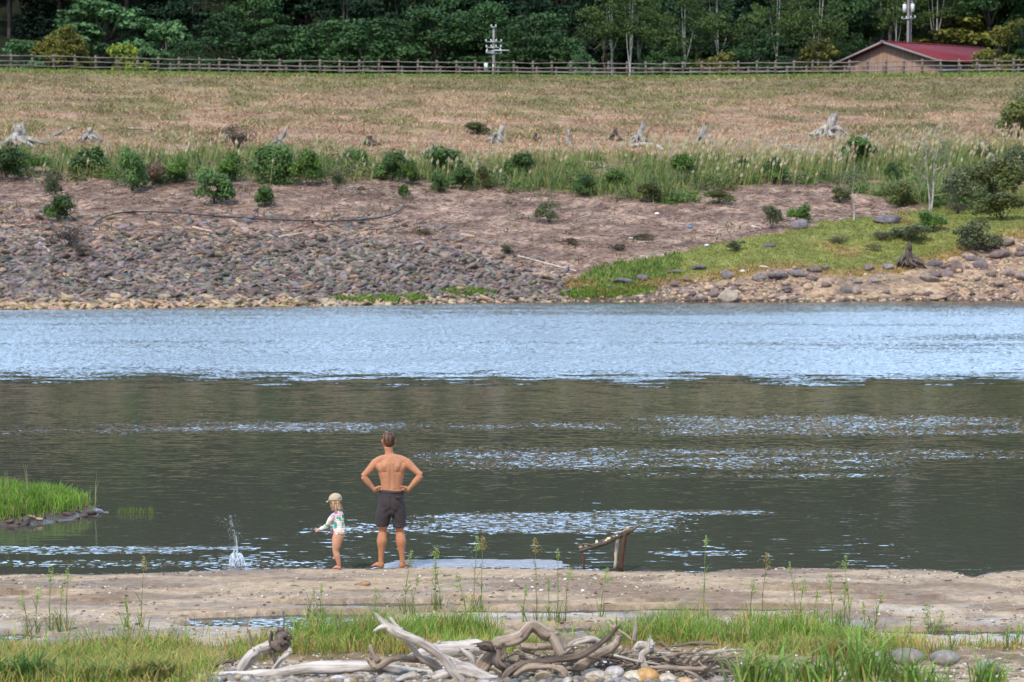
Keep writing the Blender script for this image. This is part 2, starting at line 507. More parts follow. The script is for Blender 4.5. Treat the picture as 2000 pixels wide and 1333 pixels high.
def mixc(a, b, w): return a * (1 - w[..., None]) + b * w[..., None]
def zones(x, y, z):
    u, v = proj(x, y, z)
    n1 = fbm(x * .25, y * .25, 4); n2 = fbm(x * 1.1 + 9, y * 1.1, 4)
    vv = v + (n2 - .5) * 26
    s, c = shoreY(x), crestY(x); t = (y - s) / (c - s)
    onslope = t < 0.985
    Z = {}
    Z['spit'] = onslope & (u > 1105) & (vv > spit_top(u)) & (vv < spit_bot(u))
    Z['sand'] = onslope & (u > 1105) & (vv >= spit_bot(u))
    Z['rip'] = onslope & (u < 1130) & (vv > rip_top(u)) & ~Z['sand']
    right = Z['spit'] | Z['sand']
    Z['belt'] = onslope & (vv > belt_top(u)) & (vv < belt_bot(u)) & ~right
    Z['debris'] = onslope & (vv >= belt_bot(u)) & ~right & ~Z['rip']
    Z['brown'] = onslope & (vv <= belt_top(u))
    return Z, u, v, t, n1, n2

def far_colour(x, y, z):
    Z, u, v, t, n1, n2 = zones(x, y, z)
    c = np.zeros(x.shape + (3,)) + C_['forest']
    def put(mask, colr): c[mask] = colr[mask]
    full = lambda k: np.zeros(x.shape + (3,)) + C_[k]
    green = np.clip(1 - (v - 150) / 75, 0, 1) * .9 + sstep(.46, .64, n1) * .85 + sstep(1500, 2000, u) * 0.25
    put(Z['brown'], mixc(full('brown'), full('brown2'), np.clip(green, 0, 1)) * (.62 + .72 * fbm(x * .16 + 40, y * .5, 4))[..., None])
    put(Z['belt'], mixc(full('belt'), full('brown'), sstep(.5, .7, n2) * .6))
    put(Z['debris'], mixc(full('debris'), full('debris2'), sstep(.38, .6, n2)) * (.7 + .6 * fbm(x * .3 + 11, y * .8, 3))[..., None])
    rb = mixc(full('rip'), full('pale'), sstep(584, 598, v) * .9)
    put(Z['rip'], rb)
    put(Z['spit'], mixc(full('spit'), full('spit2'), np.clip(sstep(.62, .76, n1) * .6 + sstep(spit_bot(u) - 26, spit_bot(u) - 6, v) * .8, 0, 1)))
    put(Z['sand'], mixc(full('sand'), full('rip'), np.clip(sstep(.45, .6, n2) * .6 + (1 - sstep(1250, 1600, u)) * .45, 0, 1)))
    edge = (t > .965) & (t < 1.12)
    c[edge] = mixc(full('crest'), full('crest2'), sstep(.4, .65, n2) * .5)[edge]
    wet = (z < 0.12) & (t < .1)
    c[wet] = C_['wet']
    return np.clip(c, 0.005, 1)

def grid(name, xs, ys, hf, cf, mat, extra=None):
    X, Y = np.meshgrid(xs, ys)
    Z = hf(X, Y)
    V = np.stack([X, Y, Z], -1).reshape(-1, 3)
    nx, ny = len(xs), len(ys)
    i = (np.arange(ny - 1)[:, None] * nx + np.arange(nx - 1)[None]).ravel()
    Q = np.stack([i, i + 1, i + nx + 1, i + nx], 1)
    C = cf(X, Y, Z).reshape(-1, 3)
    me = mesh_np(name, V, Q, None, C, extra(X, Y, Z).reshape(-1, 3) if extra else None, True)
    return link(name, me, mat)

xs = np.concatenate([np.arange(-260, -64, 6), np.arange(-64, -36, 1.), np.arange(-36, 36, .28), np.arange(36, 64, 1.), np.arange(64, 261, 6)])
ys = np.concatenate([np.arange(86, 136, .25), np.arange(136, 212, .4), np.arange(212, 470, 4)])
tag(grid('embankment', xs, ys, far_h, far_colour, M['ground']), 'far bank rising from stones through mown brown grass to the fenced crest', kind='structure')

# ------------------------------------------------------------------ near beach
BE = [(-900, 1122), (0, 1120), (120, 1119), (200, 1120), (330, 1116), (420, 1112), (480, 1109), (560, 1107), (640, 1108), (740, 1107), (830, 1105), (1000, 1107), (1100, 1108),
      (1150, 1111), (1210, 1114), (1300, 1112), (1350, 1117), (1380, 1115), (1420, 1110), (1500, 1108), (1650, 1108), (1800, 1109), (1855, 1113), (1880, 1121), (1897, 1126), (1915, 1120), (1940, 1116), (2000, 1110), (2900, 1106)]
bex, bey = line_world(BE, 0.06)
PUD = [(60, 1158, 85, 4, 1), (530, 1210, 190, 15, 1), (640, 1198, 150, 8, 1), (720, 1176, 210, 7, 1), (1010, 1190, 250, 6, 1), (1420, 1186, 340, 6, 1), (1260, 1172, 60, 3, .8), (180, 1172, 90, 3, .8), (1700, 1168, 70, 3, .7),
       (1095, 1226, 90, 9, 1), (1850, 1232, 150, 8, 1), (1990, 1232, 60, 8, 1), (1822, 1167, 26, 4, 1), (1560, 1150, 90, 2.5, .8), (30, 1240, 60, 10, 1), (900, 1166, 60, 4, .6)]
def puddle(u, v, n):
    m = np.zeros_like(u) - 1
    for a, b, ru, rv, k in PUD:
        m = np.maximum(m, k * (1 - ((u - a) / ru) ** 2 - ((v - b) / rv) ** 2))
    return sstep(-0.15, 0.2, m + (n - .5) * 1.3)
def near_h(x, y):
    x, y = np.asarray(x, float), np.asarray(y, float)
    e = np.interp(x, bex, bey) + .10 * (fbm(x * 3.1, x * 0 + 2, 3) - .5) - y
    n = fbm(x * 2.3, y * 3.3, 4)
    z = np.interp(e, [-3, -.25, 0.0, .05, .4, 1.2, 2.4, 4.2, 6.2, 8.2, 9.6, 20, 36], [-1.6, -.15, -.03, .05, .085, .085, .06, .05, .10, .42, .62, 1.75, 3.6])
    z = z + sstep(.05, .5, e) * (.03 * (n - .5) + .035 * (fbm(x * .8, y * 1.5, 3) - .5)) + sstep(5.5, 9, e) * .12 * (fbm(x * 1.1, y * 1.1, 4) - .5)
    zf = np.maximum(z, .02)
    u, v = proj(x, y, zf)
    z = z - puddle(u, v, fbm(x * 1.3, y * 4, 4)) * np.maximum(z + .03, 0) * (e > .3)
    # flat wet bar just in front of the water line
    u0, v0 = proj(x, y, 0 * x)
    bar = sstep(0, .25, 1 - ((u0 - 930) / 190) ** 4 - ((v0 - 1106) / 13.5) ** 2 + (fbm(x * 2, y * 9, 3) - .5) * 1.3)
    z = np.where((e < .1) & (bar > 0), np.maximum(z, -0.03 + .038 * bar), z)
    # green islet on the left
    ui, vi = proj(x, y, 0 * x)
    isl = 1 - (np.maximum(ui + 60, 0) / 285) ** 2 - ((y - 34.9) / (1.9 - .0032 * np.clip(ui, 0, 230))) ** 2 + (fbm(x * 2.5, y * 2.5, 3) - .5) * .45
    z = np.maximum(z, np.where(isl > -.5, -.08 + .25 * sstep(-.05, .9, isl) + .08 * sstep(-.1, .1, isl), -9))
    return z

C_.update(bs=srgb(172, 149, 121), bs2=srgb(136, 114, 91), bw=srgb(132, 116, 104), berm=srgb(192, 172, 140), mud=srgb(84, 70, 62), bar=srgb(140, 138, 140), soil=srgb(112, 98, 66))
def near_colour(x, y, z):
    n = fbm(x * 1.2 + 3, y * 2.8, 4); n2 = fbm(x * 6, y * 9, 3)
    full = lambda k: np.zeros(x.shape + (3,)) + C_[k]
    c = mixc(full('bs'), full('bs2'), sstep(.42, .62, n))
    c = mixc(c, full('bw'), 1 - sstep(.005, .045, z))
    c = mixc(c, full('berm'), sstep(.25, .5, z) * sstep(.4, .55, n2) * .9)
    c = mixc(c, full('bw'), sstep(.54, .62, fbm(x * .55 + 8, y * 2.6, 3)) * (y > 25) * .5)
    u, v = proj(x, y, z)
    c = mixc(c, full('soil'), (sstep(24.6, 24.0, y) if False else (1 - sstep(23.7, 24.4, y))) * (1 - sstep(.42, .6, n2)) * .8)
    e = np.interp(x, bex, bey) - y
    c = mixc(c, full('mud'), (1 - sstep(.06, .22, e)) * .55)
    isl = e < -1.0
    c[isl] = (mixc(full('mud'), full('soil'), sstep(.08, .16, z)) * (.7 + .6 * n2)[..., None])[isl]
    bar = (e < .1) & ~isl & (z > 0)
    c[bar] = C_['bar']
    return np.clip(c, .01, 1)
def near_wet(x, y, z):
    w = (1 - sstep(.02, .075, z)) * (y < 31) * np.where((y > 29.8) & (z > 0), .45, 1)
    w = np.maximum(w, (1 - sstep(.02, .12, z)) * (y > 31))
    return np.stack([w, w * 0, w * 0], -1)
xs = np.concatenate([np.arange(-40, -8.5, .5), np.arange(-8.5, 8.5, .045), np.arange(8.5, 40, .5)])
ys = np.concatenate([np.arange(-8, 18, .5), np.arange(18, 31.2, .045), np.arange(31.2, 38, .08)])
tag(grid('beach', xs, ys, near_h, near_colour, M['beach'], near_wet), 'sandy near shore with puddles, gravel and a grassy islet', kind='structure')

# ================================================================== WATER
def make_water_mat():
    m, nt, b = new_mat('lake_water')
    lk = nt.links
    tc = nt.nodes.new('ShaderNodeTexCoord')
    sep = nt.nodes.new('ShaderNodeSeparateXYZ'); lk.new(tc.outputs['Object'], sep.inputs[0])
    X, Y = sep.outputs['X'], sep.outputs['Y']
    ang = math_n(nt, 'DIVIDE', X, Y)             # bearing
    big = noise(nt, 1.0, 4, objcoord(nt, (.06, .22, 1))).outputs['Fac']
    med = noise(nt, 1.0, 3, objcoord(nt, (.45, 1.1, 1)), .6).outputs['Fac']
    warp = math_n(nt, 'ADD', Y, math_n(nt, 'MULTIPLY', math_n(nt, 'SUBTRACT', big, .5), 7.0))
    # wind-ruffled sheet of water under the far bank
    wind = math_n(nt, 'MULTIPLY', rng_n(nt, math_n(nt, 'ADD', warp, math_n(nt, 'MULTIPLY', math_n(nt, 'SUBTRACT', med, .5), 15.0)), 56.5, 62.5, 0, 1), rng_n(nt, Y, 88, 99, 1, .45))
    cat = rng_n(nt, noise(nt, 1.0, 4, objcoord(nt, (.025, .16, 1))).outputs['Fac'], .36, .62, .55, 1.0)
    lull = math_n(nt, 'MULTIPLY', rng_n(nt, warp, 60, 64, .62, 1), cat)
    wind = math_n(nt, 'MULTIPLY', wind, lull)
    # smaller ruffled patches on the calm part: (x0, x1, y0, y1, amount)
    def patch(x0, x1, y0, y1, k, fx=2.0, fy=.5):
        a = math_n(nt, 'MULTIPLY', rng_n(nt, X, x0 - fx, x0 + fx, 0, 1), rng_n(nt, X, x1 - fx, x1 + fx, 1, 0))
        c = math_n(nt, 'MULTIPLY', rng_n(nt, Y, y0 - fy, y0 + fy, 0, 1), rng_n(nt, Y, y1 - fy, y1 + fy, 1, 0))
        return math_n(nt, 'MULTIPLY', math_n(nt, 'MULTIPLY', a, c), k * .88)
    def wx(u, d): return (u - 1000) / F * d
    puds = math_n(nt, 'MULTIPLY', rng_n(nt, Y, 28.6, 29.0, 1, 0), .35)
    P = [puds, patch(wx(200, 46), wx(800, 46), 46.4, 48.4, .62, 2.2, .7), patch(wx(1250, 46.5), wx(2050, 46.5), 45.8, 49.8, .6, 1.5, 1.0),
         patch(wx(760, 46.5), wx(1300, 46.5), 46.8, 48.2, .40, 1.5, .6), patch(wx(-100, 45), wx(300, 45), 45.8, 47.2, .34, 1.5, .6),
         patch(wx(820, 41), wx(1750, 41), 40.2, 43.4, .47, 2.0, 1.0), patch(wx(1600, 41.5), wx(2050, 41.5), 41.6, 43.2, .42, 1.0, .5),
         patch(wx(1250, 38.4), wx(1800, 38.4), 38.9, 39.6, .36, 1.0, .3),
         patch(wx(860, 33.3), wx(1290, 33.3), 32.7, 34.6, .95, 1.0, .35), patch(wx(1200, 34.3), wx(1500, 34.3), 34.5, 34.95, .8, .5, .12),
         patch(wx(640, 33), wx(900, 33), 32.6, 33.5, .50, .6, .3),
         patch(wx(-60, 31), wx(360, 31), 30.75, 31.35, .85, .4, .14), patch(wx(330, 31.15), wx(500, 31.15), 31.1, 31.35, 1.0, .1, .05),
         patch(wx(-60, 30), wx(600, 30), 29.7, 30.2, .38, .4, .15), patch(wx(1280, 31), wx(1450, 31), 30.6, 31.0, .5, .2, .1)]
    s = P[0]
    for p in P[1:]: s = math_n(nt, 'MAXIMUM', s, p)
    brk = rng_n(nt, med, .36, .60, .45, 1.0)
    s = math_n(nt, 'MULTIPLY', s, brk)
    rough_amt = math_n(nt, 'MAXIMUM', s, wind)
    amp = math_n(nt, 'ADD', math_n(nt, 'MULTIPLY', s, 1.25), math_n(nt, 'ADD', math_n(nt, 'MULTIPLY', wind, .62), .06))
    # slopes of the small waves, taken straight from noise so they average out far away
    n1 = noise(nt, 1.0, 2.0, objcoord(nt, (9.0, 15.0, 1)), .55)
    n2 = noise(nt, 1.0, 1.0, objcoord(nt, (2.0, 13, 1)), .5)
    def slope(n, k):
        v = nt.nodes.new('ShaderNodeVectorMath'); v.operation = 'SUBTRACT'
        lk.new(n.outputs['Color'], v.inputs[0]); v.inputs[1].default_value = (.5, .5, .5)
        return mul_col(nt, v.outputs[0], k)
    va = slope(n1, amp)
    vb = slope(n2, .09)
    vs = nt.nodes.new('ShaderNodeVectorMath'); vs.operation = 'ADD'; lk.new(va, vs.inputs[0]); lk.new(vb, vs.inputs[1])
    s2 = nt.nodes.new('ShaderNodeSeparateXYZ'); lk.new(vs.outputs[0], s2.inputs[0])
    # rings spreading from where stones fell
    def rings(cx, cy, rad, wl, k):
        dx = math_n(nt, 'SUBTRACT', X, cx); dy = math_n(nt, 'SUBTRACT', Y, cy)
        r = math_n(nt, 'SQRT', math_n(nt, 'ADD', math_n(nt, 'MULTIPLY', dx, dx), math_n(nt, 'MULTIPLY', dy, dy)))
        w = math_n(nt, 'SINE', math_n(nt, 'MULTIPLY', r, 6.283 / wl))
        w = math_n(nt, 'MULTIPLY', w, rng_n(nt, r, rad * .25, rad, k, 0))
        return math_n(nt, 'MULTIPLY', w, math_n(nt, 'DIVIDE', dy, math_n(nt, 'ADD', r, .1))), math_n(nt, 'MULTIPLY', w, math_n(nt, 'DIVIDE', dx, math_n(nt, 'ADD', r, .1)))
    ry1, rx1 = rings(wx(1560, 32.8), 32.6, 4.0, .30, .016)
    ry2, rx2 = rings(wx(560, 31), 30.4, 4.5, .30, .014)
    ry3, rx3 = rings(wx(464, 29.9), 29.9, 1.4, .13, .05)
    sx = math_n(nt, 'ADD', math_n(nt, 'ADD', math_n(nt, 'ADD', s2.outputs['X'], rx1), rx2), rx3)
    # steep lee faces of the wind waves lean towards this shore
    sy0 = math_n(nt, 'SUBTRACT', s2.outputs['Y'], math_n(nt, 'MULTIPLY', wind, .15))
    sy = math_n(nt, 'ADD', math_n(nt, 'ADD', math_n(nt, 'ADD', sy0, ry1), ry2), ry3)
    cb = nt.nodes.new('ShaderNodeCombineXYZ'); lk.new(sx, cb.inputs[0]); lk.new(sy, cb.inputs[1]); cb.inputs[2].default_value = 1.0
    nm = nt.nodes.new('ShaderNodeVectorMath'); nm.operation = 'NORMALIZE'; lk.new(cb.outputs[0], nm.inputs[0])
    lk.new(nm.outputs[0], b.inputs['Normal'])
    b.inputs['Base Color'].default_value = (.064, .064, .045, 1)
    lk.new(rng_n(nt, rough_amt, 0, 1, .04, .12), b.inputs['Roughness'])
    b.inputs['IOR'].default_value = 1.333
    return m
M['water'] = make_water_mat()
wm = mesh_np('water', [(-320, -30, 0), (320, -30, 0), (320, 140, 0), (-320, 140, 0)], [(0, 1, 2, 3)])
tag(link('water', wm, M['water']), 'reservoir water, calm near the beach and wind-ruffled far out', kind='structure')
# ================================================================== FAR BANK: masses
def rand_on_far(n, umin=-250, umax=2250, y0=92, y1=200):
    y = y0 + (y1 - y0) * rng.random(n)
    x = ((umin + (umax - umin) * rng.random(n)) - 1000) / F * y
    z = far_h(x, y)
    return x, y, z

def jitc(c, n, k=.25):
    c = np.asarray(c, float)
    return np.clip(c * (1 + k * (rng.random((n, 1)) * 2 - 1)) * (1 + .12 * (rng.random((n, 3)) * 2 - 1)), .004, 1)

# mown dry grass on the upper slope
x, y, z = rand_on_far(230000, y0=124, y1=202)
Z, u, v, t, n1, n2 = zones(x, y, z)
k = Z['brown'] & (t < .975)
x, y, z, v, n1, n2, u = x[k], y[k], z[k], v[k], n1[k], n2[k], u[k]
n = len(x)
green = np.clip(1 - (v - 150) / 75, 0, 1) * .9 + sstep(.46, .64, n1) * .85 + sstep(1500, 2000, u) * .25
isg = rng.random(n) < np.clip(green * .8, .08, .92)
c = np.where(isg[:, None], jitc(srgb(126, 128, 82), n, .25), jitc(srgb(180, 150, 122), n, .30))
tone = fbm(x * .16 + 40, y * .5, 4); clmp = fbm(x * .9 + 3, y * 1.6, 3)
c = c * (.40 + .65 * tone + .60 * clmp)[:, None]
h = (.08 + .26 * rng.random(n) ** 2) * (.3 + 1.5 * sstep(.3, .75, clmp))
V, Q, T, CC = blades(np.stack([x, y, z - .02], 1), h, .03 + .04 * rng.random(n), c, 2.4, None, .7)
tag(link('dry_grass', mesh_np('dry_grass', V, Q, T, CC), M['dry']), 'mown straw-brown grass over the upper slope', kind='stuff')

# green grass strip on the crest
n = 26000
yy = rng.random(n); u = -250 + 2500 * rng.random(n)
x = (u - 1000) / F * 190
cy = crestY(x); y = cy - 4.5 + 12 * yy ** 1.3
x = (u - 1000) / F * y; z = far_h(x, y)
V, Q, T, CC = blades(np.stack([x, y, z - .02], 1), (.10 + .16 * rng.random(n)) * (1 - .5 * (y > cy)), .05 + .05 * rng.random(n), jitc(srgb(120, 146, 58), n, .25), .6)
tag(link('crest_grass', mesh_np('crest_grass', V, Q, T, CC), M['grass']), 'bright green grass along the fenced crest', kind='stuff')

# tall grass belt with pale plumes
x, y, z = rand_on_far(130000, y0=110, y1=148)
Z, u, v, t, n1, n2 = zones(x, y, z)
dens = np.where(u > 1040, .85, .42) * np.where((u > 640) & (u < 780), .2, 1) * sstep(.36, .56, fbm(x * .55, y * .55, 3)) * 1.5
k = Z['belt'] & (rng.random(len(x)) < dens * np.where(u > 1480, .6, 1))
x, y, z, u = x[k], y[k], z[k], u[k]; n = len(x)
Bf = Buf()
hh = (.35 + .75 * rng.random(n))
V, Q, T, CC = blades(np.stack([x, y, z - .03], 1), hh, .03 + .04 * rng.random(n), jitc(srgb(110, 130, 70), n, .4), .5)
Bf.add(V, Q, T, CC)
# dry stems
kk = rng.random(n) < .25
V, Q, T, CC = blades(np.stack([x, y, z], 1)[kk], hh[kk] * 1.15, np.full(kk.sum(), .02), jitc(srgb(180, 160, 118), kk.sum(), .2), .4)
Bf.add(V, Q, T, CC)
tag(Bf.build('tall_grass', M['grass']), 'belt of tall green grass across the slope', kind='stuff')
x, y, z = rand_on_far(42000, y0=112, y1=158)
Z, u, v, t, n1, n2 = zones(x, y, z)
dp = np.where(v < belt_top(u) + 14, np.exp(-((v - (belt_top(u) + 14)) / 17) ** 2), np.exp(-((v - (belt_top(u) + 14)) / 30) ** 2)) * np.where(u > 1240, 1.0, np.where(u > 820, .36, .20)) * sstep(.36, .56, fbm(x * .8 + 7, y * .5, 3)) * .55
k = (rng.random(len(x)) < dp) & ~Z['spit']
x, y, z = x[k], y[k], z[k]; n = len(x)
Bf = Buf()
for i in range(n):
    h = .7 + .7 * rng.random(); dx = .1 + .3 * rng.random(); base = np.array([x[i], y[i], z[i]])
    top = base + (dx, 0, h)
    w = .012
    Bf.add([base - (w, 0, 0), base + (w, 0, 0), top + (w, 0, 0), top - (w, 0, 0)], [(0, 1, 2, 3)], None, srgb(150, 150, 100))
    pl = .26 + .24 * rng.random(); pw = .04 + .04 * rng.random(); q = top + (dx * .35, 0, pl)
    cc = jitc(srgb(226, 208, 176), 1, .15)[0]
    m_ = (top + q) / 2
    Bf.add([top, m_ + (pw, 0, 0), q, m_ - (pw, 0, 0), m_ + (0, pw, 0), m_ - (0, pw, 0)], [(0, 1, 2, 3), (0, 4, 2, 5)], None, cc)
tag(Bf.build('pampas_plumes', M['dry']), 'pale feathery plumes over the belt of tall grass', kind='stuff')

# straw, sticks and litter on the middle slope
x, y, z = rand_on_far(60000, y0=100, y1=142)
Z, u, v, t, n1, n2 = zones(x, y, z)
k = Z['debris'] | (Z['rip'] & (v < rip_top(u) + 45) & (rng.random(len(x)) < .5)) | (Z['belt'] & (rng.random(len(x)) < .25))
x, y, z = x[k], y[k], z[k]; n = len(x)
Lh = .08 + .30 * rng.random(n) ** 3; Lh[:240] *= 1.6; a = rng.random(n) * np.pi; w = .006 + .012 * rng.random(n)
el = (rng.random(n) - .3) * .5
d = np.stack([np.cos(a) * np.cos(el), np.sin(a) * np.cos(el), np.sin(el)], 1) * Lh[:, None]
P = np.stack([x, y, z + .05], 1)
up = np.stack([0 * w, -w * .4, w], 1)
V = np.stack([P - d - up, P + d - up, P + d + up, P - d + up], 1).reshape(-1, 3)
Q = np.array([[0, 1, 2, 3]]) + 4 * np.arange(n)[:, None]
pal = np.array([srgb(194, 168, 152), srgb(132, 108, 96), srgb(170, 142, 124), srgb(98, 80, 72), srgb(222, 208, 198)])
c = pal[rng.choice(5, n, p=[.34, .26, .24, .11, .05])] * (.8 + .4 * rng.random((n, 1)))
tag(link('straw_litter', mesh_np('straw_litter', V, Q, None, np.repeat(c, 4, 0)), M['dry']), 'dead straw and twigs strewn on the middle slope', kind='stuff')

# riprap: biggest stones one by one, the rest as one mass
def rip_col(v, n):
    a = jitc(srgb(124, 113, 107), n, .24); b = jitc(srgb(168, 146, 120), n, .16)
    tan = rng.random(n) < .08 + .34 * (1 - sstep(455, 515, v))
    a[tan] = jitc(srgb(158, 134, 116), tan.sum(), .15)
    grey = rng.random(n) < .22
    a[grey] = jitc(srgb(96, 94, 92), grey.sum(), .3)
    w = sstep(580, 594, v + rng.normal(size=n) * 5)[:, None]
    return a * (1 - w) + b * w
x, y, z = rand_on_far(60000, y0=92, y1=122)
Z, u, v, t, n1, n2 = zones(x, y, z)
k = (Z['rip'] | (Z['debris'] & (u < 1130) & (v > rip_top(u) - 40) & (rng.random(len(x)) < .25))) & (z > -.15)
x, y, z, v, u = x[k], y[k], z[k], v[k], u[k]; n = len(x)
s = (.045 + .20 * rng.random(n) ** 2.6) * np.where(v > 570, .9, 1)
Sz = np.stack([s * (1.15 + .9 * rng.random(n)), s * (.7 + .5 * rng.random(n)), s * (.28 + .3 * rng.random(n))], 1)
V, T, CC = stones(np.stack([x, y, z - s * .10 * rng.random(n)], 1), Sz, rip_col(v, n), .55, .5)
tag(link('riprap_stones', mesh_np('riprap_stones', V, None, T, CC), M['stone']), 'purplish grey riprap stones packed on the lower slope', kind='stuff')
rock_protos = []
for i in range(10):
    cc = [srgb(112, 97, 90), srgb(98, 90, 86), srgb(136, 116, 102), srgb(96, 80, 78), srgb(118, 106, 96)][i % 5]
    rock_protos.append(boulder_mesh('rock', 100 + i, .34, .24, .15 + .03 * (i % 3), cc, ICO2, 8))
pale_protos = [boulder_mesh('pale_rock', 130 + i, .30, .2, .13, srgb(180, 158, 130), ICO2, 8) for i in range(4)]
cnt = 0
while cnt < 270:
    uu = -10 + 1060 * rng.random(); vv = 455 + 148 * rng.random()
    if vv < rip_top(uu) + 6 or uu > 1010: continue
    p = hit(uu, vv, far_h, 80, 125)
    if p[2] < .02: continue
    me = rock_protos[cnt % 10] if vv < 578 else pale_protos[cnt % 4]
    o = link('riprap_rock', me, M['stone'])
    sc_ = .55 + .6 * rng.random() ** 2
    o.scale = (sc_ * (.9 + .5 * rng.random()), sc_, sc_ * (.8 + .4 * rng.random()))
    o.rotation_euler = (R(14 + 10 * rng.normal()), R(8 * rng.normal()), rng.random() * 6.28)
    o.location = (p[0], p[1], p[2] + .02)
    if vv < 578: tag(o, 'large purplish grey slab among the riprap of the lower left slope', 'rock', 'large slabs in the riprap')
    else: tag(o, 'pale tan stone at the foot of the riprap beside the water', 'rock', 'pale stones along the far waterline')
    cnt += 1

# grass and gravel of the low spit on the right
x, y, z = rand_on_far(120000, umin=1050, umax=2250, y0=94, y1=134)
Z, u, v, t, n1, n2 = zones(x, y, z)
k = Z['spit']; xx, yy_, zz, vv, uu = x[k], y[k], z[k], v[k], u[k]; n = len(xx)
red = np.clip(sstep(.62, .76, n1[k]) * .6 + sstep(spit_bot(uu) - 30, spit_bot(uu) - 8, vv) * .9, 0, 1) > rng.random(n)
left = (uu < 1330)
c = np.where(red[:, None], jitc(srgb(150, 124, 74), n, .2), np.where(left[:, None], jitc(srgb(106, 130, 60), n, .25), jitc(srgb(136, 142, 72), n, .22)))
h = np.where(left, .22, .09) * (.6 + .8 * rng.random(n))
V, Q, T, CC = blades(np.stack([xx, yy_, zz - .01], 1), h, .03 + .04 * rng.random(n), c, .7)
tag(link('spit_grass', mesh_np('spit_grass', V, Q, T, CC), M['grass']), 'short yellow-green grass over the low spit', kind='stuff')
k = (Z['sand'] | ((t < .03) & (u > 1000))) & (z > -.05) & (rng.random(len(x)) < np.where((u > 1600) & (v < 582) & (u < 1850), .15, .55)); xx, yy_, zz, vv = x[k], y[k], z[k], v[k]; n = len(xx)
s = .02 + .10 * rng.random(n) ** 4
c = jitc(srgb(170, 146, 124), n, .25); dk = rng.random(n) < np.where(u[k] < 1560, .5, .25); c[dk] = jitc(srgb(112, 98, 92), dk.sum(), .3)
V, T, CC = stones(np.stack([xx, yy_, zz], 1), np.stack([s * 1.3, s, s * .7], 1), c)
tag(link('shore_gravel', mesh_np('shore_gravel', V, None, T, CC), M['stone']), 'tan gravel and cobbles along the right far shore', kind='stuff')
# low grass tufts at the waterline, mid left
x, y, z = rand_on_far(60000, umin=600, umax=1300, y0=92, y1=106)
u, v = proj(x, y, z)
m1 = (np.abs(v - (586 - (u - 655) * .005)) < 6.5 * np.sqrt(np.clip(1 - ((u - 748) / 100) ** 2, 0, 1))) | (np.abs(v - 572) < 8 * np.sqrt(np.clip(1 - ((u - 915) / 58) ** 2, 0, 1))) | \
     (np.abs(v - (572 - (u - 1180) * .05)) < 12 * np.sqrt(np.clip(1 - ((u - 1190) / 95) ** 2, 0, 1)))
xx, yy_, zz = x[m1], y[m1], z[m1]; n = len(xx)
V, Q, T, CC = blades(np.stack([xx, yy_, zz - .01], 1), .12 + .16 * rng.random(n), .04 + .03 * rng.random(n), jitc(srgb(112, 140, 56), n, .22), .6)
tag(link('waterline_grass', mesh_np('waterline_grass', V, Q, T, CC), M['grass']), 'green grass patches just above the far waterline', kind='stuff')
# scattered weeds on the litter and riprap
x, y, z = rand_on_far(16000, umax=1500, y0=96, y1=134)
Z, u, v, t, n1, n2 = zones(x, y, z)
k = (Z['debris'] | Z['rip']) & (fbm(x * .9 + 3, y * .9, 3) > .64)
xx, yy_, zz = x[k], y[k], z[k]; n = len(xx)
V, Q, T, CC = blades(np.stack([xx, yy_, zz], 1), .12 + .22 * rng.random(n), .03 + .04 * rng.random(n), jitc(srgb(98, 104, 62), n, .3), .8)
tag(link('weeds', mesh_np('weeds', V, Q, T, CC), M['grass']), 'thin scattered weeds on the stony middle slope', kind='stuff')

# ================================================================== FAR BANK: shrubs
def foliage_buf(b, seed, rx, ry, rz, nl, leaf, colr, lobes=9, flat=.8, z0=0.0, var=.3):
    """leaf clumps on the shells of several lobes"""
    r = np.random.default_rng(seed)
    for i in range(lobes):
        a = r.random() * 2 * np.pi; q = math.sqrt(r.random()) * .85
        hz = r.random()
        c = np.array([math.cos(a) * q * rx * (1 - .35 * hz), math.sin(a) * q * ry * (1 - .35 * hz), z0 + rz * (.25 + .6 * hz)])
        rr = np.array([rx, ry, rz * flat]) * (.22 + .26 * r.random())
        n = nl // lobes
        d = r.normal(size=(n, 3)); d[:, 2] = np.abs(d[:, 2]) * 1.1 - .35; d /= np.linalg.norm(d, axis=1)[:, None]
        P = c + d * rr * (.62 + .62 * r.random((n, 1)) ** 1.5)
        nn = d + r.normal(size=(n, 3)) * .7 + (0, 0, .4); nn /= np.linalg.norm(nn, axis=1)[:, None]
        s = leaf * (.6 + .8 * r.random(n))
        tone = 1 + var * (r.random() * 2 - 1)
        cc = np.clip(np.asarray(colr) * tone * (1 + .3 * (r.random((n, 1)) * 2 - 1)), .003, 1)
        V, Q, CC = quads_at(P, nn, s, s * .9, cc)
        b.add(V, Q, None, CC)
    return b

def stems(b, seed, rx, rz, n, rad, colr):
    r = np.random.default_rng(seed)
    for i in range(n):
        a = r.random() * 6.28; q = rx * (.3 + .5 * r.random())
        p1 = np.array([math.cos(a) * q * .4, math.sin(a) * q * .4, rz * .45]); p2 = np.array([math.cos(a) * q, math.sin(a) * q, rz * (.75 + .2 * r.random())])
        add_tube(b, [(0, 0, -.1), p1, p2], [rad, rad * .7, rad * .3], 5, 2, colr)
    return b

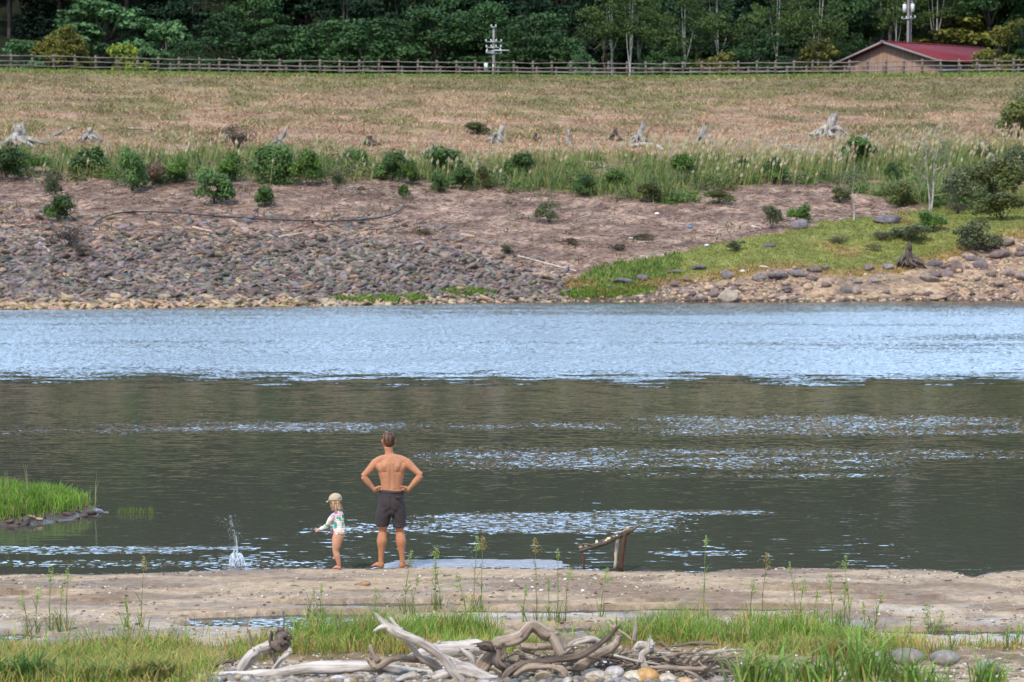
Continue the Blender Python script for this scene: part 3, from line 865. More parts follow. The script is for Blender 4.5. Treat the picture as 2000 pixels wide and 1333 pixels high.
bush_protos = {}
def bush_proto(kind, i):
    if (kind, i) in bush_protos: return bush_protos[(kind, i)]
    sp = dict(dark=(srgb(80, 108, 56), .075, 3200, .75), mid=(srgb(92, 122, 54), .07, 3000, .75), grey=(srgb(98, 106, 72), .05, 2600, .7),
              twig=(srgb(92, 78, 66), .035, 1600, .7), olive=(srgb(104, 112, 58), .06, 2400, .8), brown=(srgb(118, 96, 76), .06, 1500, .8))[kind]
    b = foliage_buf(Buf(), hash_(kind, i), .9, .8, 1.15, sp[2], sp[1], sp[0], 11, sp[3])
    f = b.mesh('foliage')
    s = stems(Buf(), hash_(kind, i) + 5, .9, 1.1, 9 if kind == 'twig' else 5, .02, (.1, .08, .06)).mesh('stem')
    f.materials.append(M['leaf']); s.materials.append(M['bark'])
    bush_protos[(kind, i)] = (f, s)
    return f, s
def hash_(k, i): return sum(ord(c) for c in k) * 7 + i * 13

def bush(u, v, w, h, kind, label, cat='bush', group=None, name='bush', i=None):
    """u, v: foot of the bush in the photograph; w, h its size there (px)"""
    p = hit(u, v, far_h, 80, 240)
    ppm = F / p[1]
    i = int(rng.integers(3)) if i is None else i
    f, s = bush_proto(kind, i)
    e = empty(name, p); e.scale = (w / ppm / 1.55, w / ppm / 1.55, h / ppm / 1.12)
    e.rotation_euler = (0, 0, rng.random() * 6.28)
    link('foliage', f, None, e); link('stem', s, None, e)
    return tag(e, label, cat, group)

G1 = 'green bushes along the tall grass belt'
BL = [(8, 356, 70, 58, 'dark', 'dark green bush at the left edge of the photo in the grass belt'),
 (60, 340, 60, 40, 'mid', 'mid green bush second from the left in the grass belt'),
 (172, 340, 76, 46, 'dark', 'dark round bush below the whitened stump with hanging roots'),
 (108, 392, 44, 50, 'grey', 'thin upright bush above the small round bush on the left litter slope'),
 (114, 434, 54, 44, 'dark', 'lone round dark bush standing on litter at the lower left of the belt'),
 (258, 376, 54, 72, 'dark', 'tall dark bush beside the withered brown bush'),
 (300, 364, 58, 40, 'brown', 'withered brown leafy bush in the left grass belt'),
 (345, 358, 48, 44, 'mid', 'mid green bush just right of the withered brown bush'),
 (418, 398, 70, 56, 'dark', 'lowest dark bush hanging below the belt, above the black hose'),
 (448, 356, 50, 50, 'mid', 'bright leafy bush above the lowest hanging bush'),
 (520, 404, 46, 36, 'dark', 'small dark round bush below the belt left of the fallen branch pile'),
 (538, 358, 72, 66, 'dark', 'big dark green bush directly below the bleached leaning stump'),
 (600, 364, 60, 62, 'mid', 'big green bush right of the one below the leaning stump'),
 (655, 372, 34, 36, 'grey', 'small grey-green bush left of the fallen branch pile'),
 (696, 333, 46, 36, 'dark', 'compact dark bush alone at the top of the belt, above the fallen branch pile'),
 (764, 356, 62, 50, 'dark', 'dark bush right of the fallen branch pile'),
 (803, 362, 38, 44, 'mid', 'narrow bush touching the right side of a darker bush, past the branch pile'),
 (788, 388, 24, 24, 'mid', 'tiny bright bush on the litter just above the end of the black hose'),
 (866, 340, 70, 44, 'dark', 'wide bush under the charred dark stump'),
 (856, 377, 34, 34, 'dark', 'small dark bush left of the rounded bush at the bottom of the belt'),
 (900, 371, 52, 38, 'dark', 'rounded dense bush at the bottom of the belt near the centre'),
 (943, 372, 30, 42, 'olive', 'slim olive bush right of the rounded dense bush'),
 (1012, 346, 56, 40, 'dark', 'dark bush in the tall grass just right of the photo centre'),
 (1140, 384, 48, 34, 'dark', 'low dark bush in the wide grass thicket right of centre'),
 (1205, 372, 56, 36, 'mid', 'mid green bush inside the grass thicket below the curved white log'),
 (1270, 396, 66, 34, 'olive', 'olive bush at the lower edge of the wide grass thicket'),
 (1340, 350, 60, 44, 'mid', 'green bush in the plumed grass below the bleached root cluster'),
 (1445, 340, 40, 30, 'dark', 'small dark bush between plumed clumps, left of the long fallen pole'),
 (1512, 360, 56, 48, 'dark', 'dark bush among plumes under the long fallen pole'),
 (1675, 326, 84, 52, 'dark', 'large dark green bush below the tall plumed clump by the big stump'),
 (1742, 362, 34, 40, 'dark', 'small very dark bush right of the large one by the plumed clump'),
 (1072, 436, 56, 36, 'grey', 'grey-green bush alone on the litter slope right of centre'),
 (135, 486, 74, 44, 'twig', 'brown twiggy bush hanging over the left riprap'),
 (160, 502, 52, 24, 'twig', 'flattened dead twiggy bush at the lower end of the left bare patch'),
 (462, 292, 82, 50, 'twig', 'dark brown leafless shrub on the mown slope left of the leaning stump'),
 (930, 262, 60, 20, 'olive', 'low olive tuft behind the stump at the top centre of the slope'),
 (990, 497, 24, 18, 'grey', 'tiny grey-green tuft above the long bare pole'),
 (1506, 448, 42, 44, 'grey', 'thin grey-green bush on the litter left of the upright grey rock'),
 (1560, 438, 40, 34, 'mid', 'small green bush just behind the upright grey rock'),
 (1640, 476, 48, 16, 'twig', 'small flat twiggy shrub in the middle of the bright grass spit'),
 (1775, 472, 92, 30, 'grey', 'wide grey shrub on the bright spit above the dark root mound'),
 (1705, 490, 34, 12, 'twig', 'tiny dark shrub left of the root mound'),
 (1720, 470, 44, 18, 'twig', 'low twiggy shrub just left of the wide grey shrub'),
 (1820, 452, 50, 34, 'mid', 'green bush on the spit below the forked pale tree'),
 (1905, 492, 96, 58, 'grey', 'large grey-green shrub at the right end of the bright spit'),
 (1760, 402, 66, 40, 'olive', 'olive bush left of the forked pale tree'),
 (1875, 400, 80, 70, 'grey', 'big grey-green shrub behind the forked pale tree on its right'),
 (1945, 392, 100, 70, 'olive', 'big olive shrub at the right side above the spit'),
 (1990, 350, 84, 62, 'grey', 'tall grey-green shrub cut by the right edge of the photo'),
 (1960, 430, 100, 46, 'olive', 'broad olive bush near the right edge just above the spit grass'),
 (1990, 268, 90, 64, 'olive', 'round bush on the upper slope at the right edge of the photo'),
 (1920, 320, 60, 30, 'olive', 'bush with plumes just below the white forked snag'),
 (1870, 418, 44, 22, 'twig', 'low brown shrub between the forked pale tree and the right bushes'),
 (1640, 396, 50, 26, 'olive', 'low olive bush at the foot of the belt left of the thin sapling'),
 (1400, 400, 60, 26, 'olive', 'sparse olive bush at the lower right end of the grass thicket'),
 (1440, 490, 40, 18, 'grey', 'low grey bush where the green spit meets the litter')]
for b_ in BL: bush(*b_[:5], b_[5], group=G1 if b_[4] in ('dark', 'mid') else None)

b = Buf()   # leafy scrub knitting the belt together
for i in range(280):
    u = -150 + 2300 * rng.random(); v = float(belt_top(u) + 12 + (belt_bot(u) - belt_top(u) - 8) * rng.random() ** .8)
    if rng.random() < .35 and u < 1000: v = float(belt_bot(u)) + 8 * rng.normal()
    p = hit(u, v, far_h, 80, 240); w_ = .3 + .55 * rng.random(); n = 170; r = rng
    d = r.normal(size=(n, 3)); d[:, 2] = np.abs(d[:, 2]); d /= np.linalg.norm(d, axis=1)[:, None]
    P = p + d * (w_, w_ * .8, w_ * (.6 + .7 * r.random())) * (.4 + .75 * r.random((n, 1)))
    nn = d + r.normal(size=(n, 3)) * .8; nn /= np.linalg.norm(nn, axis=1)[:, None]; s = .045 + .05 * r.random(n)
    cc = [srgb(74, 102, 48), srgb(96, 122, 60), srgb(116, 118, 70), srgb(84, 96, 62)][int(r.integers(4))]
    V, Q, CC = quads_at(P, nn, s, s, jitc(cc, n, .35)); b.add(V, Q, None, CC)
tag(b.build('scrub', M['leaf']), 'low leafy scrub between the bushes of the grass belt', kind='stuff')
# two slim pale-trunked trees on the spit and one at the right edge
M['sapling'] = mat_wood('sapling_bark', (.22, .2, .17), (.55, .52, .47), 3, 6, .85, 0)
def small_tree(u, v, top, forks, label, leafc, fol=900, name='sapling'):
    p = hit(u, v, far_h, 80, 240); ppm = F / p[1]; H = (v - top) / ppm
    e = empty(name, p)
    b = Buf()
    for (du0, dv0, du1, dv1, r0) in forks:
        P = [(du0 / ppm, 0, -dv0 / ppm), ((du0 * .6 + du1 * .4) / ppm + .05, .05, -(dv0 * .6 + dv1 * .4) / ppm), (du1 / ppm, .1, -dv1 / ppm)]
        add_tube(b, P, [r0, r0 * .75, r0 * .25], 6, 3)
    b.build('trunk', M['sapling'], e)
    fb = Buf()
    r = np.random.default_rng(int(u))
    for k in range(fol // 30):
        q = np.array([(r.random() - .5) * H * .42, (r.random() - .5) * H * .35, H * (.28 + .72 * r.random())])
        n = 30; P = q + r.normal(size=(n, 3)) * (.16, .16, .09)
        s = .035 + .03 * r.random(n)
        V, Q, CC = quads_at(P, r.normal(size=(n, 3)) + (0, 0, .5), s, s, jitc(leafc, n, .3)); fb.add(V, Q, None, CC)
    fb.build('crown', M['leaf'], e)
    return tag(e, label, 'tree')
small_tree(1816, 413, 240, [(0, 5, -6, -70, .07), (2, 5, 8, -95, .065), (-6, -70, -14, -160, .035), (8, -95, 22, -170, .03), (8, -80, 44, -96, .02), (4, -30, 40, -36, .018), (-6, -60, -34, -88, .018), (10, -60, 46, -120, .015)],
           'forked pale-trunked tree standing on the spit, the taller of the two there', srgb(120, 122, 92), 1500)
small_tree(1668, 432, 318, [(0, 4, -4, -60, .05), (-4, -60, 0, -112, .025), (-4, -40, 14, -72, .015)], 'thin single-stemmed sapling left of the forked pale tree', srgb(128, 128, 98), 500)
small_tree(1997, 262, 170, [(0, 4, 0, -60, .07), (0, -60, -4, -90, .04)], 'pale thin trunk against the mown slope at the right edge of the photo', srgb(96, 108, 70), 1200)

# ================================================================== stumps, logs and litter on the slope
def stump(u, v, w, h, seed, label, mat='grey_wood', roots=9, lean=0.0, cut=True, name='tree_stump'):
    p = hit(u, v, far_h, 80, 240); ppm = F / p[1]; W, H = w / ppm, h / ppm
    r = np.random.default_rng(seed); e = empty(name, p)
    b = Buf()
    lx = lean * H
    add_tube(b, [(0, 0, -.1 * H), (lx * .3, 0, .35 * H), (lx * .8, 0, .75 * H), (lx, 0, H)], [(W * .22, W * .2), (W * .15, W * .13), (W * .12, W * .11), (W * .09, W * .05)], 12, 4, rough=.5)
    for k in range(4):   # broken splinters at the top
        a = r.random() * 6.28
        add_tube(b, [(lx * .8 + math.cos(a) * W * .08, math.sin(a) * W * .08, H * .7), (lx + math.cos(a) * W * .1, math.sin(a) * W * .08, H * (.95 + .25 * r.random()))], [W * .04, W * .008], 5, 2, rough=.3)
    b.build('trunk', M[mat], e)
    for k in range(roots):
        a = (k + r.random() * .7) / roots * 6.28
        L_ = W * (.38 + .28 * r.random()); z1 = H * (.12 + .3 * r.random())
        rb = Buf()
        P = [(math.cos(a) * W * .06, math.sin(a) * W * .06, H * (.25 + .3 * r.random())), (math.cos(a) * L_ * .55, math.sin(a) * L_ * .5, z1),
             (math.cos(a + .3) * L_, math.sin(a + .3) * L_ * .8, -.02 + .3 * H * (r.random() - .4))]
        add_tube(rb, P, [W * .085, W * .055, W * .018], 7, 3, rough=.4)
        if r.random() < .6:
            add_tube(rb, [P[1], (P[1][0] + W * .2 * (r.random() - .5), P[1][1], P[1][2] - H * .25 * r.random()), (P[1][0] + W * .35 * (r.random() - .5), P[1][1] - W * .1, -.05)], [W * .04, W * .03, W * .01], 6, 2, rough=.3)
        rb.build('root', M[mat], e)
    return tag(e, label, 'tree stump')
stump(38, 288, 96, 42, 1, 'wide whitened root mass at the left edge of the mown slope', roots=12)
stump(176, 276, 48, 26, 2, 'whitened stump with hanging roots, second from the left on the mown slope', roots=10)
stump(542, 286, 30, 34, 3, 'bleached smooth stump leaning right beside the dark leafless shrub', roots=5, lean=.5)
stump(722, 284, 48, 18, 4, 'low dark grey stump above the compact dark bush', 'brown_wood', 8)
stump(848, 302, 36, 20, 5, 'charred dark stump sticking up above a wide green bush', 'brown_wood', 5)
stump(972, 280, 46, 34, 6, 'grey stump with a curved spike at the top centre of the slope', roots=8, lean=.3)
stump(1110, 284, 26, 30, 7, 'small white upright stump left of the brown one', roots=5)
stump(1046, 276, 30, 16, 77, 'tiny brown root lump between the spiked and the small white stump', 'brown_wood', 5)
stump(1202, 274, 34, 24, 8, 'brown stump just left of the bleached root cluster', 'brown_wood', 6)
stump(1248, 284, 42, 42, 9, 'tall bleached root cluster above the curved white log', roots=9, lean=.2)
stump(1372, 282, 44, 36, 10, 'tangled white stump right of the curved white log', roots=11, lean=.1)
stump(1614, 270, 72, 46, 11, 'largest grey stump, with buttress roots, on the right of the mown slope', roots=10, lean=.35)
stump(1930, 322, 46, 42, 12, 'white forked snag near the right edge above the shrubs', roots=6, lean=-.3)
stump(1690, 290, 34, 26, 13, 'pale root hidden in the plumed clump beside the largest stump', roots=6)
stump(1775, 520, 58, 44, 14, 'dark dome of tangled roots on the lower edge of the bright spit', 'brown_wood', 16)
stump(455, 398 + 490, 1, 1, 15, 'x') if False else None

def log(u0, v0, u1, v1, rpx, label, mat='tan_wood', name='log', bend=0.0, lift=0.0, cat='log'):
    a, b_ = hit(u0, v0, far_h, 80, 240), hit(u1, v1, far_h, 80, 240)
    n = 7; P = []
    for i in range(n):
        t_ = i / (n - 1); p = a * (1 - t_) + b_ * t_
        zz_ = float(far_h(np.array([p[0]]), np.array([p[1]]))[0])
        p[2] = max(p[2], zz_) + rpx / F * a[1] * .7 + lift + bend * math.sin(t_ * math.pi)
        P.append(p)
    P = np.array(P); c = P[0].copy(); r0 = rpx / F * a[1]
    b = Buf(); add_tube(b, P - c, np.linspace(r0, r0 * .65, n), 8, 2, rough=.15)
    return tag(b.build(name, M[mat], loc=c), label, cat)
LG = [(545, 466, 628, 452, 3.2, 'orange-tan log lying on the stones left of centre'), (377, 446, 416, 456, 2.6, 'short peeled log right below the black hose', 'tan_wood'),
 (900, 461, 928, 465, 3.2, 'short orange cut log at the centre of the litter slope'), (1012, 502, 1126, 532, 2.2, 'long bare pole slanting down to the right near the far shore', 'pale_drift'),
 (76, 476, 99, 496, 2.6, 'pale split board slanting on the left riprap', 'pale_drift'), (68, 467, 88, 470, 2.0, 'short pale stick lying level above the split board', 'pale_drift'),
 (1490, 276, 1608, 299, 2.4, 'long grey fallen pole left of the largest stump', 'grey_wood'), (1500, 288, 1600, 296, 1.8, 'thin grey pole just under the long fallen pole', 'grey_wood'),
 (180, 449, 216, 451, 1.6, 'pale stick beside the left end of the black hose', 'tan_wood'), (250, 252, 300, 254, 1.6, 'thin white branch on the mown slope right of the second stump', 'pale_drift'),
 (130, 256, 148, 248, 2.2, 'short grey branch left of the second stump', 'grey_wood'), (100, 268, 124, 258, 2.4, 'crooked grey branch between the two leftmost stumps', 'grey_wood'),
 (1468, 444, 1486, 449, 2.4, 'white plank end on the litter left of the upright grey rock', 'pale_drift'), (1640, 430, 1658, 428, 1.8, 'pale stick at the top of the bright spit', 'pale_drift'),
 (1484, 522, 1502, 524, 2.0, 'pale stick at the lower edge of the bright spit', 'pale_drift'), (1340, 250, 1424, 256, 1.2, 'thin twig above the tangled white stump', 'grey_wood') if False else (300, 498, 330, 508, 1.5, 'thin pale branch on the riprap above centre left', 'pale_drift'),
 (1245, 476, 1290, 472, 1.8, 'pale stick by the heap of brush right of centre', 'pale_drift'), (1350, 505, 1300, 500, 1.6, 'pale stick above the left end of the green spit', 'pale_drift') if False else (1130, 428, 1160, 420, 1.6, 'grey stick right of the lone grey-green bush', 'grey_wood'),
 (216, 546, 236, 551, 1.6, 'small pale stick on the lower left riprap', 'pale_drift'), (672, 300, 700, 306, 1.8, 'pale stick lying just above the compact dark bush', 'pale_drift')]
for l_ in LG: log(*l_[:6], mat=l_[6] if len(l_) > 6 else 'tan_wood')
# curved white log
pts = [(1232, 290), (1258, 287), (1280, 289), (1294, 297)]
P = np.array([hit(a, b_, far_h, 80, 240) + (0, 0, .15) for a, b_ in pts]); c0 = P[0].copy()
tag(add_tube(Buf(), P - c0, [.12, .13, .12, .09], 8, 3, rough=.2).build('curved_log', M['pale_drift'], loc=c0), 'curved white log lying on the plumed grass below the root cluster', 'log')
# black hose
pts = [(182, 446), (192, 437), (212, 427), (250, 420), (330, 421), (400, 426), (500, 433), (600, 437), (680, 437), (740, 431), (775, 420), (790, 404)]
P = np.array([hit(a, b_, far_h, 80, 240) + (0, 0, .14) for a, b_ in pts]); c0 = P[0].copy()
tag(add_tube(Buf(), P - c0, [.036] * len(P), 7, 4).build('hose', M['black'], loc=c0), 'long black hose snaking across the litter slope', 'hose')
# fallen branch pile
e = empty('branch_pile', hit(710, 384, far_h, 80, 240)); bb = Buf(); r = np.random.default_rng(55)
for k in range(26):
    a = R(-8) + r.random() * 3.5 if k % 3 else R(200) + r.random(); L_ = .7 + 1.6 * r.random()
    d = np.array([math.cos(a), math.sin(a) * .8, .0])
    s0 = np.array([-.25 + .2 * r.normal(), .4 + .2 * r.normal(), .35 + .2 * r.random()])
    add_tube(bb, [s0, s0 + d * L_ * .5 + (0, -.3, -.1 + .1 * r.random()), s0 + d * L_ + (0, -.8 * r.random(), -.55)], [.035, .022, .006], 5, 3)
bb.build('branches', M['grey_drift'], e); tag(e, 'pile of fallen grey branches fanning out on the litter slope', 'branch pile')
# brush heaps on the litter slope
for (u, v, w, lab) in [(1260, 470, 90, 'wide heap of dead brush on the litter slope right of centre'), (1205, 490, 44, 'small brown brush heap above the left end of the spit'), (1120, 478, 56, 'low brush heap between the lone bush and the long bare pole'),
                       (820, 460, 80, 'low weedy brush on the boundary of litter and riprap')]:
    p = hit(u, v, far_h, 80, 240); ppm = F / p[1]; b = Buf(); r = np.random.default_rng(u)
    for k in range(60):
        q = np.array([r.normal() * w / ppm * .24, r.normal() * .35, .12 + .1 * r.random()]); a = r.random() * 6.28; l_ = .15 + .3 * r.random()
        add_tube(b, [q, q + (math.cos(a) * l_, math.sin(a) * l_, .2 * (r.random() - .4))], [.014, .005], 4, 1)
    e = empty('brush_heap', p); b.build('twigs', M['dark_drift'], e)
    foliage_buf(Buf(), u, w / ppm * .4, .4, .3, 500, .05, srgb(100, 92, 62), 6).build('weeds', M['leaf'], e)
    tag(e, lab, 'brush heap')
# two bits of blue litter, white litter
for (u, v, c_, lab) in [(1347, 446, srgb(90, 150, 200), 'tiny blue plastic scrap on the litter slope'), (1283, 420, srgb(225, 225, 225), 'small white cut block on the upper litter slope'), (1232, 468, srgb(215, 218, 222), 'small white bottle lying on the brush heap'),
                        (1380, 482, srgb(215, 222, 232), 'white plastic bag where the spit meets the litter slope'), (1190, 562, srgb(90, 150, 140), 'faded teal rag on the far shore beside the green grass')]:
    p = hit(u, v, far_h, 80, 240); V = ICO2[0] * (.13, .1, .07) * (1 + .3 * (rng.random((len(ICO2[0]), 1)) - .5))
    tag(link('litter', mesh_np('litter', V, None, ICO2[1], np.tile(c_, (len(V), 1))), M['stone'], loc=p + (0, 0, .06)), lab, 'litter')

# boulders on the right shore
BD = [(1424, 590, 46, 34, 0, 'tall pale pointed boulder in the water margin of the right far shore', (176, 158, 140)), (1868, 533, 30, 30, 1, 'upright brown boulder right of the root mound', (124, 100, 92)),
 (1560, 448, 34, 26, 2, 'upright grey rock where the litter meets the spit', (112, 104, 108)), (1732, 436, 70, 18, 3, 'flat dark purple rock low in the grass below the thin sapling', (86, 76, 84)),
 (1504, 483, 26, 9, 4, 'small dark rock on the left half of the bright spit', (88, 78, 84)), (1366, 527, 36, 12, 5, 'long dark slab at the left lower edge of the bright spit', (84, 78, 80)),
 (1320, 534, 34, 10, 6, 'flat brown rock left of the long dark slab', (120, 98, 88)), (1215, 555, 44, 15, 7, 'dark flat boulder in the lower left grass of the spit', (84, 76, 84)),
 (1256, 548, 34, 12, 8, 'dark boulder touching the flat one in the lower left grass', (92, 82, 86)), (1696, 528, 26, 14, 9, 'round brown rock just left of the root mound', (120, 100, 96)),
 (1735, 527, 24, 14, 10, 'grey rock against the left side of the root mound', (126, 118, 122)), (1826, 520, 34, 14, 11, 'dark slab just right of the root mound', (88, 78, 80)),
 (1928, 487, 30, 20, 12, 'brown rock under the large grey-green shrub', (130, 106, 98)), (1848, 542, 30, 18, 13, 'brown block below the upright brown boulder', (124, 106, 100)),
 (1815, 550, 40, 16, 14, 'grey broad rock at the lower left of the upright boulder', (120, 108, 102)), (1520, 546, 40, 18, 15, 'dark slab in the rock band right of the pointed boulder', (96, 86, 84)),
 (1560, 540, 36, 16, 16, 'flat grey block in the middle of the rock band', (104, 94, 90)), (1484, 548, 30, 14, 17, 'low grey rock at the left end of the rock band', (110, 100, 94)),
 (1590, 532, 30, 14, 18, 'brown rock at the right end of the rock band', (124, 104, 96)), (1612, 528, 20, 12, 19, 'small grey rock above the right end of the rock band', (118, 110, 106)),
 (1652, 573, 26, 18, 20, 'dark rock of the pair standing on the tan sand', (98, 88, 82)), (1673, 575, 24, 18, 21, 'lighter rock of the pair standing on the tan sand', (150, 130, 118)),
 (1732, 574, 20, 9, 22, 'small dark flat rock right of the pair on the sand', (96, 84, 76)), (1710, 553, 18, 11, 23, 'small grey rock on the upper edge of the tan sand', (124, 118, 116)),
 (1675, 554, 24, 10, 24, 'grey-green rock on the upper edge of the sand beside the brown grass', (130, 128, 112)), (1828, 586, 40, 13, 25, 'long tan boulder half in the water at the right', (176, 144, 116)),
 (1530, 587, 26, 12, 26, 'rounded tan stone at the waterline right of the pointed boulder', (168, 146, 124)), (1372, 586, 30, 12, 27, 'grey stone at the waterline left of the pointed boulder', (150, 134, 120)),
 (1340, 580, 26, 16, 28, 'brown stone behind the waterline left of the pointed boulder', (134, 114, 104)), (1395, 577, 22, 16, 29, 'brown stone touching the left of the pointed boulder', (138, 120, 110)),
 (1420, 545, 26, 22, 30, 'dark rock behind the pointed boulder', (100, 92, 92)), (1915, 524, 36, 20, 31, 'grey boulder on the right rubble slope', (120, 108, 106)),
 (1955, 505, 40, 20, 32, 'purple-brown boulder high on the right rubble slope', (126, 102, 98)), (1900, 510, 26, 14, 33, 'dark rock between the upright boulder and the right rubble', (104, 92, 90)),
 (1975, 540, 26, 18, 34, 'brown rock low on the right rubble slope', (132, 112, 102)), (1950, 560, 30, 16, 35, 'tan rock on the lower right rubble slope', (168, 140, 118)),
 (1960, 480, 44, 16, 36, 'flat brown rock at the top of the right rubble slope', (122, 102, 92)), (648, 598, 32, 11, 37, 'tan pointed rock at the waterline left of the green grass patch', (188, 162, 134)),
 (930, 496, 24, 12, 38, 'grey rock in the upper middle riprap', (120, 108, 106)), (1450, 533, 14, 7, 39, 'small pale stone at the lower edge of the spit', (196, 188, 168)),
 (1250, 582, 22, 7, 40, 'pale stone at the end of the lower left spit grass', (196, 184, 168)), (1996, 588 - 40, 30, 20, 41, 'brown rock cut by the right edge of the photo', (130, 110, 100))]
for (u, v, w, h, sd, lab, cc) in BD:
    p = hit(u, v, far_h, 80, 240); ppm = F / p[1]
    me = boulder_mesh('boulder', 300 + sd, w / ppm * .56, w / ppm * .42, h / ppm * .62, srgb(*[q * .75 + 38 for q in cc]), ICO3, 18)
    if sd == 0:
        V = np.array([v_.co[:] for v_ in me.vertices]); zt = np.clip(V[:, 2] / V[:, 2].max(), 0, 1); V[:, 0] *= 1 - .55 * zt; V[:, 0] += .12 * zt; me.vertices.foreach_set('co', V.ravel())
    o = link('boulder', me, M['stone'], loc=p + (0, .1, h / ppm * .30)); o.rotation_euler = (0, R((sd * 37) % 13 - 6), R((sd * 71) % 50 - 25))
    tag(o, lab, 'boulder')
protos2 = [boulder_mesh('cobble', 500 + i, .3, .24, .17, [srgb(124, 108, 102), srgb(160, 138, 120), srgb(104, 92, 90), srgb(176, 150, 124)][i % 4], ICO2, 9) for i in range(8)]
for i in range(110):
    if i < 45: u, v = 1300 + 330 * rng.random(), 0; v = 590 - (40 + 10 * math.sin(u / 50)) * rng.random()
    elif i < 95: u = 1830 + 180 * rng.random(); v = 470 + 110 * rng.random(); v = max(v, float(spit_bot(u)) + 6)
    else: u, v = 1600 + 400 * rng.random(), 574 + 12 * rng.random()
    p = hit(u, v, far_h, 80, 240)
    o = link('cobble', protos2[i % 8], M['stone'], loc=p + (0, 0, .05)); s_ = .5 + .8 * rng.random() ** 2; o.scale = (s_, s_, s_); o.rotation_euler = (0, 0, rng.random() * 6)
    tag(o, 'brown-grey cobble in the rubble of the right far shore', 'rock', 'loose rubble of the right far shore')
# ================================================================== FENCES ON THE CREST
def fence(off, us, hp, label, zt, seed, lo=None):
    r = np.random.default_rng(seed)
    e = empty('rail_fence', (0, 0, 0))
    pts = []
    for u in us:
        X0 = (u - 1000) / F * 190
        for _ in range(4):
            Yc = float(crestY(np.array([X0]))[0]) + off; X0 = (u - 1000) / F * Yc
        pts.append(np.array([X0, Yc, float(far_h(np.array([X0]), np.array([Yc]))[0])]))
    pts = np.array(pts)
    for k, p in enumerate(pts):
        b = Buf(); add_tube(b, [(0, 0, -.15), (.01 * r.normal(), 0, hp)], [.105, .095], 8, 2)
        o = b.build('post', M['fence'], e, loc=p)
        o.rotation_euler = (R(.8 * r.normal()), R(.8 * r.normal()), 0)
    for j, h in enumerate(zt):
        b = Buf()
        for k in range(len(pts) - 1):
            p, q = pts[k], pts[k + 1]; d = (q - p)
            dz0, dz1 = h + .03 * r.normal(), h + .03 * r.normal()
            sgn = -.07 if (k + j) % 2 else -.12
            add_tube(b, [p - d * .09 + (0, sgn, dz0), q + d * .09 + (0, sgn, dz1)], [.042, .036], 7, 3, rough=.08)
        b.build('rail', M['rail'], e)
    return tag(e, label, 'fence', 'wooden fences along the crest')
us = [-106, -66, -26, 15, 28]
u = 28.0; us = [28 - 41.5 * k for k in (4, 3, 2, 1)] + [28]
while u < 2120:
    u += float(np.interp(u, [0, 600, 1200, 2000], [41.6, 38.4, 36.2, 35.2])); us.append(u)
fence(-1.4, us, 1.34, 'long weathered wooden post-and-rail fence nearest the slope', (.36, .74, 1.16), 5)
us2 = []; u = 300.0
while u < 2120: u += 37.4; us2.append(u)
fence(4.2, us2, 1.02, 'second wooden fence seen through the first one, across the crest road', (.24, .58, .90), 6)
tag(link('road', mesh_np('road', (lambda X: np.concatenate([np.stack([X, crestY(X) + .2, far_h(X, crestY(X) + .2) + .02], 1), np.stack([X, crestY(X) + 3.4, far_h(X, crestY(X) + 3.4) + .02], 1)]))(np.linspace(-80, 80, 81)),
    [(i, i + 1, i + 82, i + 81) for i in range(80)]), mat_plain('road_gravel', (.2, .19, .17), .95, 6, .2)), 'service road between the two crest fences', kind='structure')

